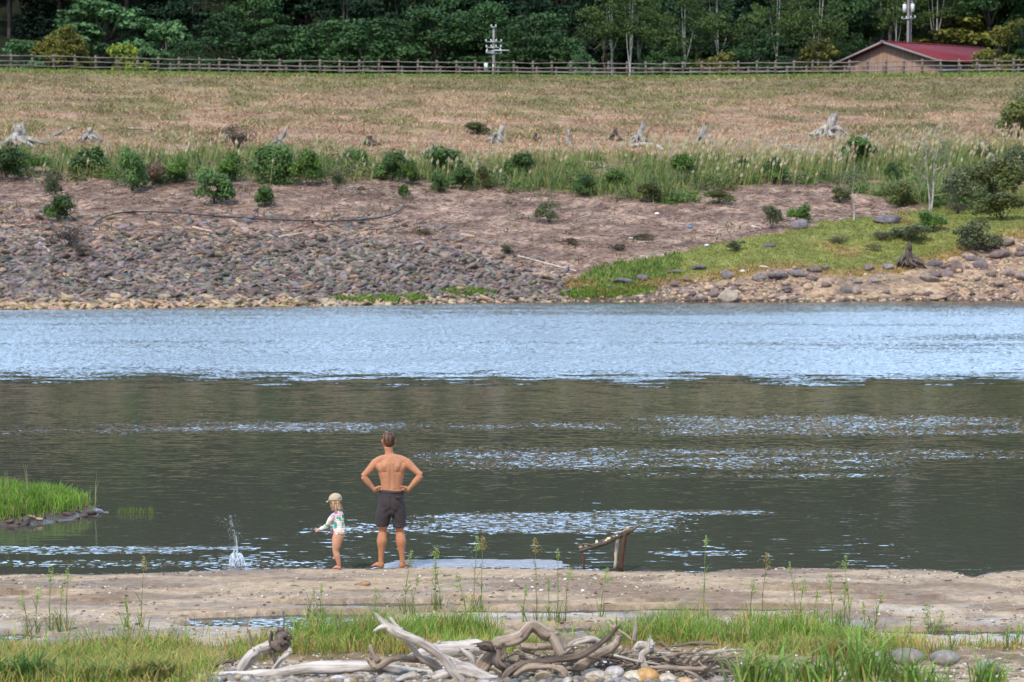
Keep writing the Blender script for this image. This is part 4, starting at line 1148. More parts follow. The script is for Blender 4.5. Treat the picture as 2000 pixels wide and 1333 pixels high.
# ================================================================== HUT
def ground_at(x, y): return float(far_h(np.array([x]), np.array([y]))[0])
def make_hut():
    Y = 222.0; s = F / Y
    xl, xr, xp = at(1642, 100, Y)[0], at(1818, 100, Y)[0], at(1730, 100, Y)[0]
    zg = ground_at(xp, Y); ze = CAMZ + (HORIZ - 126) / s; zr = CAMZ + (HORIZ - 85) / s
    e = empty('hut', (xp, Y, zg)); ze -= zg; zr -= zg; W = (xr - xl) / 2 / math.cos(R(50)); D = 15.0; zr_ = 0
    skew = .42 
    yaw = R(-50)
    c, s_ = math.cos(yaw), math.sin(yaw)
    wallm = mat_plain('red_brown_boards', (.27, .165, .115), .85, 1.0, .38, stretch=(9, 9, .35), bmp=.02)
    wall2 = mat_plain('shaded_grey_blue_boards', (.17, .19, .23), .85, 1.0, .25, stretch=(7, 7, .35))  # grey-blue side boards, the wall's shade put into the darker colour
    roofm = mat_plain('red_painted_roof', (.17, .014, .022), .7, 1.0, .45, spec=.4, stretch=(5, .25, 1))
    trim = mat_plain('grey_trim', (.30, .25, .24), .8, 5, .15)
    redm = mat_plain('dark_red_boards', (.22, .06, .05), .85, 1.0, .3, stretch=(6, 6, .3))
    dark = mat_plain('dark_opening', (.02, .018, .016), .9, 5, .2)
    b = Buf()   # gable wall, 12 cm thick, facing the lake
    V = [(-W + .35, 0, 0), (W - .35, 0, 0), (W - .35, 0, ze - .1), (0, 0, zr - .18), (-W + .35, 0, ze - .1)]
    V2 = [(x_, .12, z_) for x_, _, z_ in V]
    b.add(np.array(V + V2), [(0, 1, 6, 5), (1, 2, 7, 6), (2, 3, 8, 7), (3, 4, 9, 8), (4, 0, 5, 9)], [(0, 2, 1), (0, 3, 2), (0, 4, 3), (5, 6, 7), (5, 7, 8), (5, 8, 9)])
    g = b.build('gable_wall', wallm, e)
    b = Buf(); box(b, (W - .41, D / 2 + .07, (ze - .1) / 2), (.12, D - .1, ze - .1)); b.build('side_wall', wall2, e)
    b = Buf(); box(b, (-W + .41, D / 2 + .07, (ze - .1) / 2), (.12, D - .1, ze - .1)); b.build('side_wall', wall2, e)
    for sg in (-1, 1):
        b = Buf(); L_ = math.hypot(W, zr - ze)
        a_ = math.atan2(zr - ze, W)
        box(b, (sg * W / 2 * 1.02, D / 2 - .1, (zr + ze) / 2 - .02), (L_ * 1.08, D + .9, .09), rot=Matrix.Rotation(sg * a_, 3, 'Y'))
        for q in range(14):   # seams of the metal roof
            yy = -.5 + q * (D + .8) / 13
            box(b, (sg * W / 2 * 1.02, yy, (zr + ze) / 2 + .045), (L_ * 1.06, .05, .05), rot=Matrix.Rotation(sg * a_, 3, 'Y'))
        rf = b.build('roof', roofm, e)
        b = Buf(); box(b, (sg * W / 2 * 1.03, -.60, (zr + ze) / 2 - .07), (L_ * 1.09, .06, .20), rot=Matrix.Rotation(sg * a_, 3, 'Y')); b.build('bargeboard', trim, e)
    b = Buf(); box(b, (0, D / 2 - .1, zr + .06), (.35, D + .9, .1)); b.build('ridge_cap', roofm, e)
    b = Buf(); box(b, (-W + 2.4, -.05, .75), (4.3, .05, 2.3)); b.build('lower_boarding', redm, e)
    b = Buf(); box(b, (1.2, -.045, .9), (.8, .05, 1.8)); b.build('door', dark, e)
    for k in range(6):
        b = Buf(); box(b, (-W + .8 + k * (2 * W - 1.6) / 5, -.04, (ze) / 2 + .1), (.09, .05, ze - .3)); b.build('batten', trim, e)
    e.rotation_euler = (0, 0, yaw)
    return tag(e, 'wooden hut with a red metal roof behind the fences on the right', 'hut')
make_hut()

# ================================================================== POLES AND WIRES
def pole(u, top_v, Y, arms, label, rad=.13, transformers=False, name='utility_pole'):
    x = (u - 1000) / F * Y; zg = ground_at(x, Y); H = CAMZ + (HORIZ - top_v) / F * Y - zg
    e = empty(name, (x, Y, zg))
    add_tube(Buf(), [(0, 0, -.3), (0, 0, H)], [rad * 1.15, rad * .8], 12, 4).build('shaft', M['concrete'], e)
    for (vv, w, n, tilt) in arms:
        z = CAMZ + (HORIZ - vv) / F * Y - zg
        a = Buf(); box(a, (0, -rad - .05, z), (w, .09, .09), rot=Matrix.Rotation(tilt, 3, 'Y')); ao = a.build('crossarm', M['steel'], e)
        for k in range(n):
            q = -w / 2 + .06 + k * (w - .12) / max(n - 1, 1)
            if abs(q) < .1: continue
            b = Buf(); zz = z + .05 - math.tan(tilt) * q
            add_tube(b, [(q, -rad - .05, zz), (q, -rad - .05, zz + .05), (q, -rad - .05, zz + .1), (q, -rad - .05, zz + .18)], [.04, .075, .05, .07], 8)
            b.build('insulator', M['white'], ao)
    if transformers:
        for sg, dz in ((-1, 0), (1, .05)):
            b = Buf(); z = CAMZ + (HORIZ - 20) / F * Y - zg
            add_tube(b, [(sg * .42, -.1, z - .42 + dz), (sg * .42, -.1, z + .38 + dz), (sg * .42, -.1, z + .42 + dz)], [.2, .2, .08], 14)
            t_ = b.build('transformer', M['white'], e)
            b = Buf(); add_tube(b, [(sg * .42, -.1, z + .4 + dz), (sg * .42, -.1, z + .62 + dz)], [.05, .04], 6); b.build('bushing', M['steel'], t_)
        b = Buf(); add_tube(b, [(.28, -.2, 0), (.28, -.2, H)], [.03, .03], 6, 3); b.build('conduit', M['steel'], e)
    return tag(e, label, 'utility pole')
p1_ = pole(964.5, 57, 216, [(57, .55, 2, 0), (85, 1.6, 4, 0), (96, 1.5, 4, 0), (103, 1.4, 3, -.05), (107, 1.5, 3, .05)], 'concrete utility pole with four insulator crossarms behind the fence at centre')
for o_, w_ in ((.62, 1.6),):
    b = Buf(); zz = CAMZ + (HORIZ - 101.5) / F * 216; box(b, (at(980, 100, 216)[0] - p1_.location.x, -.3, zz - p1_.location.z), (1.4, .09, .09)); b.build('side_arm', M['white'], p1_)
# small switch boxes at its foot
b = Buf(); box(b, (-.75, -.2, CAMZ + (HORIZ - 133) / 20 - p1_.location.z), (.34, .3, .75)); b.build('meter_box', M['white'], p1_)
b = Buf(); box(b, (.05, -.3, CAMZ + (HORIZ - 135) / 20 - p1_.location.z), (.3, .3, .65)); b.build('meter_box', M['white'], p1_)
p2_ = pole(1768, -60, 236, [(40, 1.5, 4, -.08), (-20, 1.5, 3, 0)], 'concrete utility pole with two white transformers rising behind the hut', .15, True)
for k, (dz1, v2) in enumerate([(0, -14), (-1.4, 12), (-1.9, 34)]):
    a = np.array(p1_.location) + (.2, -.2, CAMZ + (HORIZ - 58) / 20 - p1_.location.z + dz1); b_ = at(1768, v2, 236)
    t_ = np.linspace(0, 1, 16)[:, None]; P = a * (1 - t_) + b_ * t_; P[:, 2] -= 1.3 * np.sin(t_[:, 0] * np.pi)
    b = Buf(); add_tube(b, P - P[0], [.016] * 16, 4)
    tag(b.build('power_line', M['black'], loc=P[0]), ['highest', 'middle', 'lowest'][k] + ' dark wire strung between the two utility poles', 'cable')

# ================================================================== FOREST
def tree_proto(kind, seed):
    r = np.random.default_rng(seed)
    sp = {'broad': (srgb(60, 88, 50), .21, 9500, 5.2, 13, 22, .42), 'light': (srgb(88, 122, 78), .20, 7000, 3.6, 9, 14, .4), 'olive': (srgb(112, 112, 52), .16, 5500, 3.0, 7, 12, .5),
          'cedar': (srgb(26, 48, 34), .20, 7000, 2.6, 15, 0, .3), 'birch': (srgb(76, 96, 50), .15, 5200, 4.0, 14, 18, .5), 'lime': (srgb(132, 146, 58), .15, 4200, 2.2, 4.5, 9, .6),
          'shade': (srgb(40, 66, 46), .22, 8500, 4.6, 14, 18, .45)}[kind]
    colr, leaf, nl, rad, H, lobes, flat = sp
    crown, trunk = Buf(), Buf()
    if kind == 'cedar':
        for k in range(34):
            z = H * (.12 + .86 * k / 34); rr = rad * (1 - .85 * k / 34) * (.75 + .5 * r.random()); n = int(nl / 34 * (.5 + rr / rad))
            a = r.random(n) * 6.28; q = np.sqrt(r.random(n)) * rr
            P = np.stack([np.cos(a) * q, np.sin(a) * q, z - q * .28 + .25 * r.normal(size=n)], 1)
            nn = np.stack([np.cos(a) * .5, np.sin(a) * .5, 1 + 0 * a], 1) + r.normal(size=(n, 3)) * .4; nn /= np.linalg.norm(nn, axis=1)[:, None]
            s = leaf * (.6 + .8 * r.random(n))
            V, Q, CC = quads_at(P, nn, s, s, np.clip(colr * (.8 + .5 * r.random()) * (1 + .3 * (r.random((n, 1)) * 2 - 1)), .003, 1)); crown.add(V, Q, None, CC)
        add_tube(trunk, [(0, 0, -.5), (0, 0, H * .5), (0, 0, H * .96)], [.3, .2, .03], 8, 3)
    else:
        cs = []
        bare = .30 if kind == 'birch' else .14
        for k in range(lobes):
            a = k * 2.4 + r.random(); q = rad * math.sqrt((k + .5) / lobes) * .86; zz = H * (bare + (1 - bare) * (.16 + .72 * (1 - (q / rad) ** 1.8) * (.35 + .65 * r.random())))
            cs.append(np.array([math.cos(a) * q, math.sin(a) * q, zz]))
        for c_ in cs:
            n = int(nl / lobes * (.7 + .6 * r.random())); lr = rad * (.30 + .16 * r.random()); tone = .75 + .55 * r.random()
            # each lobe is a stack of leafy sprays
            ns = 7
            for j in range(ns):
                cc = c_ + r.normal(size=3) * lr * (.42, .42, .30); sr = lr * (.42 + .25 * r.random()); m_ = n // ns
                d = r.normal(size=(m_, 3)); d[:, 2] = d[:, 2] * .8 + .25; d /= np.linalg.norm(d, axis=1)[:, None]
                P = cc + d * (sr, sr, sr * flat) * (.55 + .6 * r.random((m_, 1)))
                nn = d * .5 + (0, 0, .7) + r.normal(size=(m_, 3)) * .6; nn /= np.linalg.norm(nn, axis=1)[:, None]
                s = leaf * (.55 + .9 * r.random(m_))
                V, Q, CC = quads_at(P, nn, s, s, np.clip(colr * tone * (.85 + .3 * r.random()) * (1 + .3 * (r.random((m_, 1)) * 2 - 1)), .003, 1)); crown.add(V, Q, None, CC)
        tr = {'birch': .13, 'lime': .07}.get(kind, .2)
        fork = H * (.35 if kind != 'birch' else .3)
        lean = r.normal() * .5
        add_tube(trunk, [(0, 0, -.6), (lean * .3, 0, fork), (lean, .2, H * .8)], [tr * 1.3, tr, tr * .25], 8, 4, rough=.1)
        for c_ in cs[:(4 if kind == 'birch' else 12)]:
            s0 = np.array([lean * .3, 0, fork * (.7 + .7 * r.random())])
            add_tube(trunk, [s0, (s0 + c_) / 2 + (0, 0, -.1 * H * r.random()), c_ * (.95, .95, 1)], [tr * .6, tr * .38, tr * .12], 6, 3)
    cm, tm = crown.mesh('crown'), trunk.mesh('trunk', True)
    cm.materials.append(M['leaf_dark']); tm.materials.append(M['birch' if kind == 'birch' else 'bark'])
    return cm, tm, H, rad
protos = {}
def tree(kind, u, Y, H, W, label, group=None, i=None, name=None, dz=0.0):
    i = int(rng.integers(3)) if i is None else i
    if (kind, i) not in protos: protos[(kind, i)] = tree_proto(kind, 40 + i * 7 + len(kind))
    cm, tm, h0, r0 = protos[(kind, i)]
    x = (u - 1000) / F * Y
    e = empty(name or {'cedar': 'cedar_tree', 'birch': 'birch_tree'}.get(kind, 'broadleaf_tree'), (x, Y, ground_at(x, Y) + dz))
    e.scale = (W / (2 * r0), W / (2 * r0), H / h0); e.rotation_euler = (0, 0, rng.random() * 6.28)
    link('crown', cm, None, e); link('trunk', tm, None, e)
    return tag(e, label, 'tree', group)
Hpx = lambda v, Y, u: CAMZ + (HORIZ - v) / F * Y - ground_at((u - 1000) / F * Y, Y)
# trees one can tell apart, just behind the crest: (kind, u, Y, top v, width px, label)
FT = [('light', 45, 226, 56, 92, 'small pale green tree at the far left behind the fence'), ('olive', 95, 232, 52, 90, 'orange-tinged olive tree second from the left behind the fence'),
      ('olive', 140, 228, 28, 100, 'yellow-olive tree left of the tall light green tree'), ('light', 205, 240, -30, 190, 'tall light green broadleaf tree in the left quarter'),
      ('lime', 252, 221, 74, 78, 'low yellow-green bushy tree behind the left part of the fence'), ('light', 330, 234, 10, 110, 'pale layered tree between the yellow-green one and the dark mass'),
      ('broad', 372, 226, 66, 90, 'low dark green tree left of the big rounded dark tree'), ('broad', 455, 236, 22, 200, 'big rounded dark green tree left of centre'),
      ('broad', 560, 234, 24, 150, 'dark green tree right of the big rounded one'), ('broad', 640, 240, 20, 170, 'dark tree with spreading pads left of the central group'),
      ('broad', 735, 236, 6, 190, 'broad green tree in the middle of the central group'), ('broad', 850, 240, -6, 200, 'tall broad tree left of the central utility pole'),
      ('broad', 960, 244, -20, 170, 'tall broad tree directly behind the central utility pole'), ('broad', 1045, 238, 4, 170, 'dense tree right of the central utility pole'),
      ('light', 1138, 221, 86, 60, 'small pale leafy tree right of the central utility pole'), ('birch', 1195, 231, -60, 130, 'pale-trunked birch, first of the birches from the left'),
      ('birch', 1228, 228, -70, 100, 'slim birch with a straight white trunk, second from the left'), ('birch', 1250, 233, -60, 100, 'third birch from the left, close beside the slim one'),
      ('broad', 1300, 228, 70, 120, 'low dark tree between the birches'), ('birch', 1340, 229, -30, 120, 'birch with forked white limbs left of the low green trees'),
      ('birch', 1400, 233, -50, 130, 'thin birch behind the low green trees'), ('olive', 1400, 224, 88, 90, 'low olive tree below the thin birch'), ('broad', 1475, 227, 48, 130, 'mid green tree left of the hut'),
      ('birch', 1510, 238, -70, 100, 'birch leaning left above the mid green tree'), ('birch', 1590, 236, -60, 110, 'birch with a bright forked trunk left of the hut'),
      ('olive', 1600, 228, 66, 110, 'olive-green tree just left of the hut'), ('broad', 1660, 240, 60, 100, 'low green tree behind the left corner of the hut roof'),
      ('birch', 1715, 247, -40, 100, 'leaning white birch behind the hut roof'), ('birch', 1745, 245, -80, 70, 'straight white birch beside the pole with transformers'),
      ('birch', 1822, 247, -70, 110, 'pale birch right of the pole with transformers'), ('olive', 1885, 248, 8, 190, 'spreading olive tree rising behind the right end of the red roof'),
      ('broad', 1990, 214, 20, 90, 'dark spreading tree at the right edge beside the hut'), ('olive', 1948, 213, 24, 105, 'small olive tree overlapping the right end of the hut')]
for (k, u, Y, tv, wp, lab) in FT: tree(k, u, Y, Hpx(tv, Y, u), wp / F * Y * 1.08, lab)
# the wood behind, row by row
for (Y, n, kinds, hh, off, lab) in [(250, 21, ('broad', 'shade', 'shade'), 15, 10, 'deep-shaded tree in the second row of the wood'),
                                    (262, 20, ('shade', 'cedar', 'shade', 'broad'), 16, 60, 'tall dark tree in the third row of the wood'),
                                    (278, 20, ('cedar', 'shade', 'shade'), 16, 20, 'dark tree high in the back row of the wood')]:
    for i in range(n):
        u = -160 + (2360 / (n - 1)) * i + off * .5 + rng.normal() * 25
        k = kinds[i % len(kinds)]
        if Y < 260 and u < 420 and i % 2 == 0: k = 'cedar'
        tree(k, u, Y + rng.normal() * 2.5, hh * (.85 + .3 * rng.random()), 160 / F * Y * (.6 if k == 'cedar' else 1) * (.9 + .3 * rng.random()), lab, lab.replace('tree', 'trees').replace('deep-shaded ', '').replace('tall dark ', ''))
# hillside wood above the frame, mirrored in the lake
b = Buf(); r = np.random.default_rng(99)
for Y0 in (296, 318, 342, 368, 396, 420):
    for xx in np.arange(-150, 151, 8.0):
        x_, y_ = xx + r.normal() * 2, Y0 + r.normal() * 5; zg = ground_at(x_, y_); Ht = 11 + 4 * r.random(); n = 420
        d = r.normal(size=(n, 3)); d[:, 2] = np.abs(d[:, 2]) - .3; d /= np.linalg.norm(d, axis=1)[:, None]
        P = np.array([x_, y_, zg + Ht * .55]) + d * (5.2, 5.2, Ht * .45) * (.7 + .35 * r.random((n, 1)))
        nn = d + r.normal(size=(n, 3)) * .5; nn /= np.linalg.norm(nn, axis=1)[:, None]
        s = .55 + .5 * r.random(n)
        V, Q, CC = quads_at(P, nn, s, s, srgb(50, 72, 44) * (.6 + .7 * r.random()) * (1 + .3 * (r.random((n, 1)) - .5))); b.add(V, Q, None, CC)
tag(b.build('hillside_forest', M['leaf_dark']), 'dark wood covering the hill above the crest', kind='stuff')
# undergrowth filling the foot of the wood
b = Buf()
for i in range(330):
    u = -150 + 2300 * rng.random(); Y = 222 + 68 * rng.random(); x_ = (u - 1000) / F * Y
    if 1630 < u < 2000 and Y < 245: continue
    zg = ground_at(x_, Y); h_ = (1.2 + 1.6 * rng.random()) * (1 + (Y > 250) * .8); n = 300
    d = r.normal(size=(n, 3)); d[:, 2] = np.abs(d[:, 2]); d /= np.linalg.norm(d, axis=1)[:, None]
    P = np.array([x_, Y, zg]) + d * (1.9, 1.6, h_) * (.7 + .4 * r.random((n, 1)))
    nn = d + r.normal(size=(n, 3)) * .6; nn /= np.linalg.norm(nn, axis=1)[:, None]; s = .13 + .1 * r.random(n)
    V, Q, CC = quads_at(P, nn, s, s, srgb(70, 88, 48) * (.6 + .7 * r.random()) * (1 + .3 * (r.random((n, 1)) - .5))); b.add(V, Q, None, CC)
tag(b.build('undergrowth', M['leaf_dark']), 'tangled undergrowth at the foot of the wood behind the fences', kind='stuff')
# ================================================================== NEAR SHORE: masses
def nh1(x, y): return float(near_h(np.array([x]), np.array([y]))[0])
# foreground grass band
gA = L([(-900, 1250), (0, 1246), (180, 1238), (300, 1232), (420, 1238), (520, 1226), (600, 1212), (760, 1198), (900, 1196), (980, 1212), (1060, 1225), (1140, 1228), (1230, 1212), (1300, 1198), (1500, 1196), (1640, 1200), (1700, 1218), (1760, 1238), (2900, 1250)])
gB = L([(-900, 1345), (0, 1345), (300, 1345), (440, 1290), (560, 1262), (700, 1256), (760, 1262), (860, 1258), (1000, 1256), (1120, 1240), (1240, 1246), (1420, 1256), (1500, 1262), (1640, 1268), (1700, 1258), (1740, 1252), (2900, 1255)])
n = 150000
y = 19.6 + 6.4 * rng.random(n); x = ((-250 + 2500 * rng.random(n)) - 1000) / F * y; z = near_h(x, y)
u, v = proj(x, y, z)
dn = fbm(x * 1.6, y * 1.6, 3)
k = (v > gA(u) + 26 + 14 * (fbm(x * 3, y * 1.0, 2) - .5)) & (v < gB(u) + 18 + 20 * (dn - .5)) & (z > .015) & (rng.random(n) < sstep(.26, .46, dn) * .85)
k |= (v > 1262) & (u < 420) & (rng.random(n) < .22 * sstep(.38, .55, dn))
k |= (v > 1236) & (rng.random(n) < .035)
k &= ~((u > 420) & (v > 1292))
x, y, z, u, v, dn = x[k], y[k], z[k], u[k], v[k], dn[k]; n = len(x)
warm = rng.random(n) < (.20 + .25 * sstep(.5, .7, fbm(x * .9 + 30, y * 2, 3)) + .3 * (v > 1262))
c = np.where(warm[:, None], jitc(srgb(184, 160, 98), n, .25), jitc(srgb(126, 158, 66), n, .28))
h = (.08 + .21 * rng.random(n) ** 1.3) * (.55 + .9 * sstep(.3, .7, dn)) * np.where(v > 1262, .7, 1)
V, Q, T, CC = blades(np.stack([x, y, z - .01], 1), h, .006 + .007 * rng.random(n), c, .75, None, .3)
tag(link('shore_grass', mesh_np('shore_grass', V, Q, T, CC), M['grass']), 'green and yellowing grass band along the near shore', kind='stuff')

# grass on the islet
n = 26000
y = 33.0 + 4.6 * rng.random(n); x = -9.5 + 3.9 * rng.random(n); z = near_h(x, y); u, v = proj(x, y, z)
k = (z > .10) | ((z > .05) & (rng.random(n) < .3))
x, y, z = x[k], y[k], z[k]; n = len(x)
c = np.where((rng.random(n) < .15)[:, None], jitc(srgb(160, 150, 96), n, .2), jitc(srgb(112, 150, 54), n, .25))
V, Q, T, CC = blades(np.stack([x, y, z - .01], 1), (.08 + .20 * rng.random(n)), .008 + .008 * rng.random(n), c, .6, None, .3)
b = Buf(); b.add(V, Q, T, CC)
for (u, v, h) in [(18, 985, .6), (55, 985, .72), (185, 990, .7), (10, 985, .4)]:
    p = at(u, v, 34.5); p[2] = nh1(p[0], p[1]); V, Q, T, CC = blades(np.array([p] * 2), np.array([h, h * .9]), np.array([.012, .01]), np.tile(srgb(150, 140, 100), (2, 1)), .15); b.add(V, Q, T, CC)
tmp = Buf(); n_ = 700; ys_ = 32.6 + 4 * rng.random(n_); xs_ = -9.5 + 4.4 * rng.random(n_); zs_ = near_h(xs_, ys_); kk = (zs_ > .0) & (zs_ < .13)
s_s = .02 + .06 * rng.random(kk.sum()) ** 2
Vs, Ts, Cs = stones(np.stack([xs_, ys_, zs_], 1)[kk], np.stack([s_s * 1.5, s_s, s_s * .6], 1), jitc(srgb(96, 86, 80), kk.sum(), .45))
tag(link('islet_rubble', mesh_np('islet_rubble', Vs, None, Ts, Cs), M['stone']), 'dark wet rubble round the rim of the islet', kind='stuff')
# reeds in the water off the tip
for i in range(90):
    u = 225 + 75 * rng.random(); p = at(u, 1001 - 6 * rng.random(), 34.6); p[2] = -.02
    V, Q, T, CC = blades(np.array([p]), np.array([.06 + .12 * rng.random()]), np.array([.008]), jitc(srgb(120, 140, 60), 1), .3); b.add(V, Q, T, CC)
tag(b.build('islet_grass', M['grass']), 'bright green grass covering the islet at the left', kind='stuff')

# pebbles on the sand
n = 20000
y = 20.5 + 9.3 * rng.random(n); x = ((-100 + 2200 * rng.random(n)) - 1000) / F * y; z = near_h(x, y)
dn = fbm(x * .9, y * 3.0, 3); uu, vv = proj(x, y, z)
k = (z > .01) & (rng.random(n) < sstep(.4, .68, dn) + .07 + .6 * (vv > 1262)); x, y, z = x[k], y[k], z[k]; n = len(x)
s = .004 + .018 * rng.random(n) ** 4
pc = np.array([srgb(206, 194, 176), srgb(228, 222, 210), srgb(150, 132, 116), srgb(200, 160, 110), srgb(96, 86, 80)])
c = pc[rng.choice(5, n, p=[.34, .16, .28, .1, .12])] * (.85 + .3 * rng.random((n, 1)))
V, T, CC = stones(np.stack([x, y, z + s * .2], 1), np.stack([s * 1.3, s, s * .7], 1), c)
tag(link('pebbles', mesh_np('pebbles', V, None, T, CC), M['stone']), 'small pale pebbles scattered over the near sand', kind='stuff')
# small dark twigs and leaves on the sand
b = Buf()
for i in range(240):
    x_ = -8 + 16 * rng.random(); y_ = float(np.interp(x_, bex, bey)) - .08 - .22 * rng.random() ** 2; z_ = nh1(x_, y_); a = rng.normal() * .5; l_ = .03 + .09 * rng.random() ** 2
    add_tube(b, [(x_, y_, z_ + .006), (x_ + math.cos(a) * l_, y_ + math.sin(a) * l_, z_ + .008)], [.006, .004], 4, 1)
for i in range(260):
    y_ = 23.5 + 6.2 * rng.random(); x_ = (2200 * rng.random() - 1100) / F * y_; z_ = nh1(x_, y_)
    if z_ < .03: continue
    a = rng.normal() * .4; l_ = .03 + .12 * rng.random() ** 3
    add_tube(b, [(x_, y_, z_ + .006), (x_ + math.cos(a) * l_ * .5, y_ + math.sin(a) * l_ * .5, z_ + .014), (x_ + math.cos(a) * l_, y_ + math.sin(a) * l_, z_ + .006)], [.004, .006, .003], 4, 1)
tag(b.build('beach_twigs', M['dark_drift']), 'dark twigs and leaf bits washed onto the sand', kind='stuff')
# stones around the islet
for i, (u, v, w, h, cc, lab) in enumerate([(8, 968, 34, 22, (190, 182, 168), 'pale round rock in the grass at the left edge of the photo'), (60, 1012, 22, 9, (150, 128, 106), 'tan stone on the muddy rim of the islet'),
        (75, 1016, 18, 7, (170, 150, 128), 'second tan stone on the muddy rim of the islet, nearer the water'), (183, 986, 18, 6, (150, 144, 138), 'grey stone at the back of the islet tip'), (222, 1000, 16, 7, (186, 170, 132), 'tan stone at the very tip of the islet'),
        (130, 1006, 24, 8, (90, 76, 74), 'dark wet rock on the islet rim'), (172, 1003, 30, 8, (84, 74, 74), 'flat dark wet rock near the islet tip'), (205, 1004, 22, 6, (110, 102, 104), 'grey wet rock beside the tan stone of the islet tip'),
        (20, 1020, 26, 8, (100, 84, 80), 'dark stone at the front left of the islet rim'), (1200, 1112, 20, 9, (170, 130, 112), 'pinkish stone at the foot of the driftwood rack'),
        (708, 1143, 34, 11, (136, 112, 88), 'low brown clod on the sand behind the splash of grass, right of the child')]):
    p = hit(u, v, near_h, 18, 40); ppm = F / p[1]
    if i == 0: p = at(u, v + 6, 35.2); ppm = F / p[1]
    o = link('shore_rock', boulder_mesh('shore_rock', 700 + i, w / ppm / 2, w / ppm * .4, h / ppm * .6, srgb(*cc), ICO3, 9), M['stone'], loc=p + (0, .02, h / ppm * .15))
    if i == 10: lab = 'low brown clod on the sand below the man and child'
    tag(o, lab, 'rock')

# ================================================================== WEEDS with seed heads
def weed(u, v0, v1, kind, label, lean=0.0):
    p = hit(u, v0, near_h, 16, 40); ppm = F / p[1]; H = (v0 - v1) / ppm
    e = empty('weed', p); r = np.random.default_rng(int(u * 7 + v0))
    dx = lean / ppm
    st = Buf(); path = [(0, 0, -.02), (dx * .3, .01, H * .5), (dx, .02, H)]
    g = srgb(120, 146, 66) if kind != 'rust' else srgb(150, 134, 74)
    add_tube(st, path, [.005, .004, .002], 5, 4, g); st.build('stalk', M['grass'], e)
    lf = Buf(); n = int(3 + H * 4)
    for k in range(n):
        t_ = .08 + .62 * r.random(); P0 = np.array([[dx * t_ * t_, 0, H * t_]]); l_ = .08 + .16 * r.random()
        V, Q, T, CC = blades(P0, np.array([l_]), np.array([.009]), jitc(srgb(122, 150, 70), 1, .2), .9); lf.add(V, Q, T, CC)
    for k in range(10):
        P0 = np.array([[.03 * r.normal(), .03 * r.normal(), 0]]); V, Q, T, CC = blades(P0, np.array([.12 + .2 * r.random()]), np.array([.01]), jitc(srgb(116, 134, 60), 1, .25), .6); lf.add(V, Q, T, CC)
    lf.build('foliage', M['grass'], e)
    hd = Buf(); hc = srgb(164, 146, 88) if kind == 'rust' else srgb(150, 170, 92)
    m = 45 if kind == 'spike' else 60
    w = .024 if kind == 'spike' else .05
    for k in range(m):
        t_ = r.random(); hl = .14 if kind == 'spike' else .18
        ww = w * (1 - abs(t_ - .4)) * (.3 + .7 * r.random())
        a = r.random() * 6.28; q = np.array([[dx + math.cos(a) * ww, .02 + math.sin(a) * ww, H - hl * .6 + hl * t_]])
        s = np.array([.010 + .006 * r.random()])
        V, Q, CC = quads_at(q, r.normal(size=(1, 3)) + (0, -1, .2), s, s * .8, jitc(hc, 1, .25)); hd.add(V, Q, None, CC)
    if kind != 'spike':
        for k in range(7):
            a = r.random() * 6.28; z0 = H - .12 + .1 * r.random(); l_ = .05 + .06 * r.random()
            add_tube(hd, [(dx, .02, z0), (dx + math.cos(a) * l_, .02, z0 + .03), (dx + math.cos(a) * l_ * 1.5, .02, z0 - .005)], [.002, .002, .001], 4, 1, hc)
    hd.build('seed_head', M['grass'], e)
    return tag(e, label, 'weed', None)
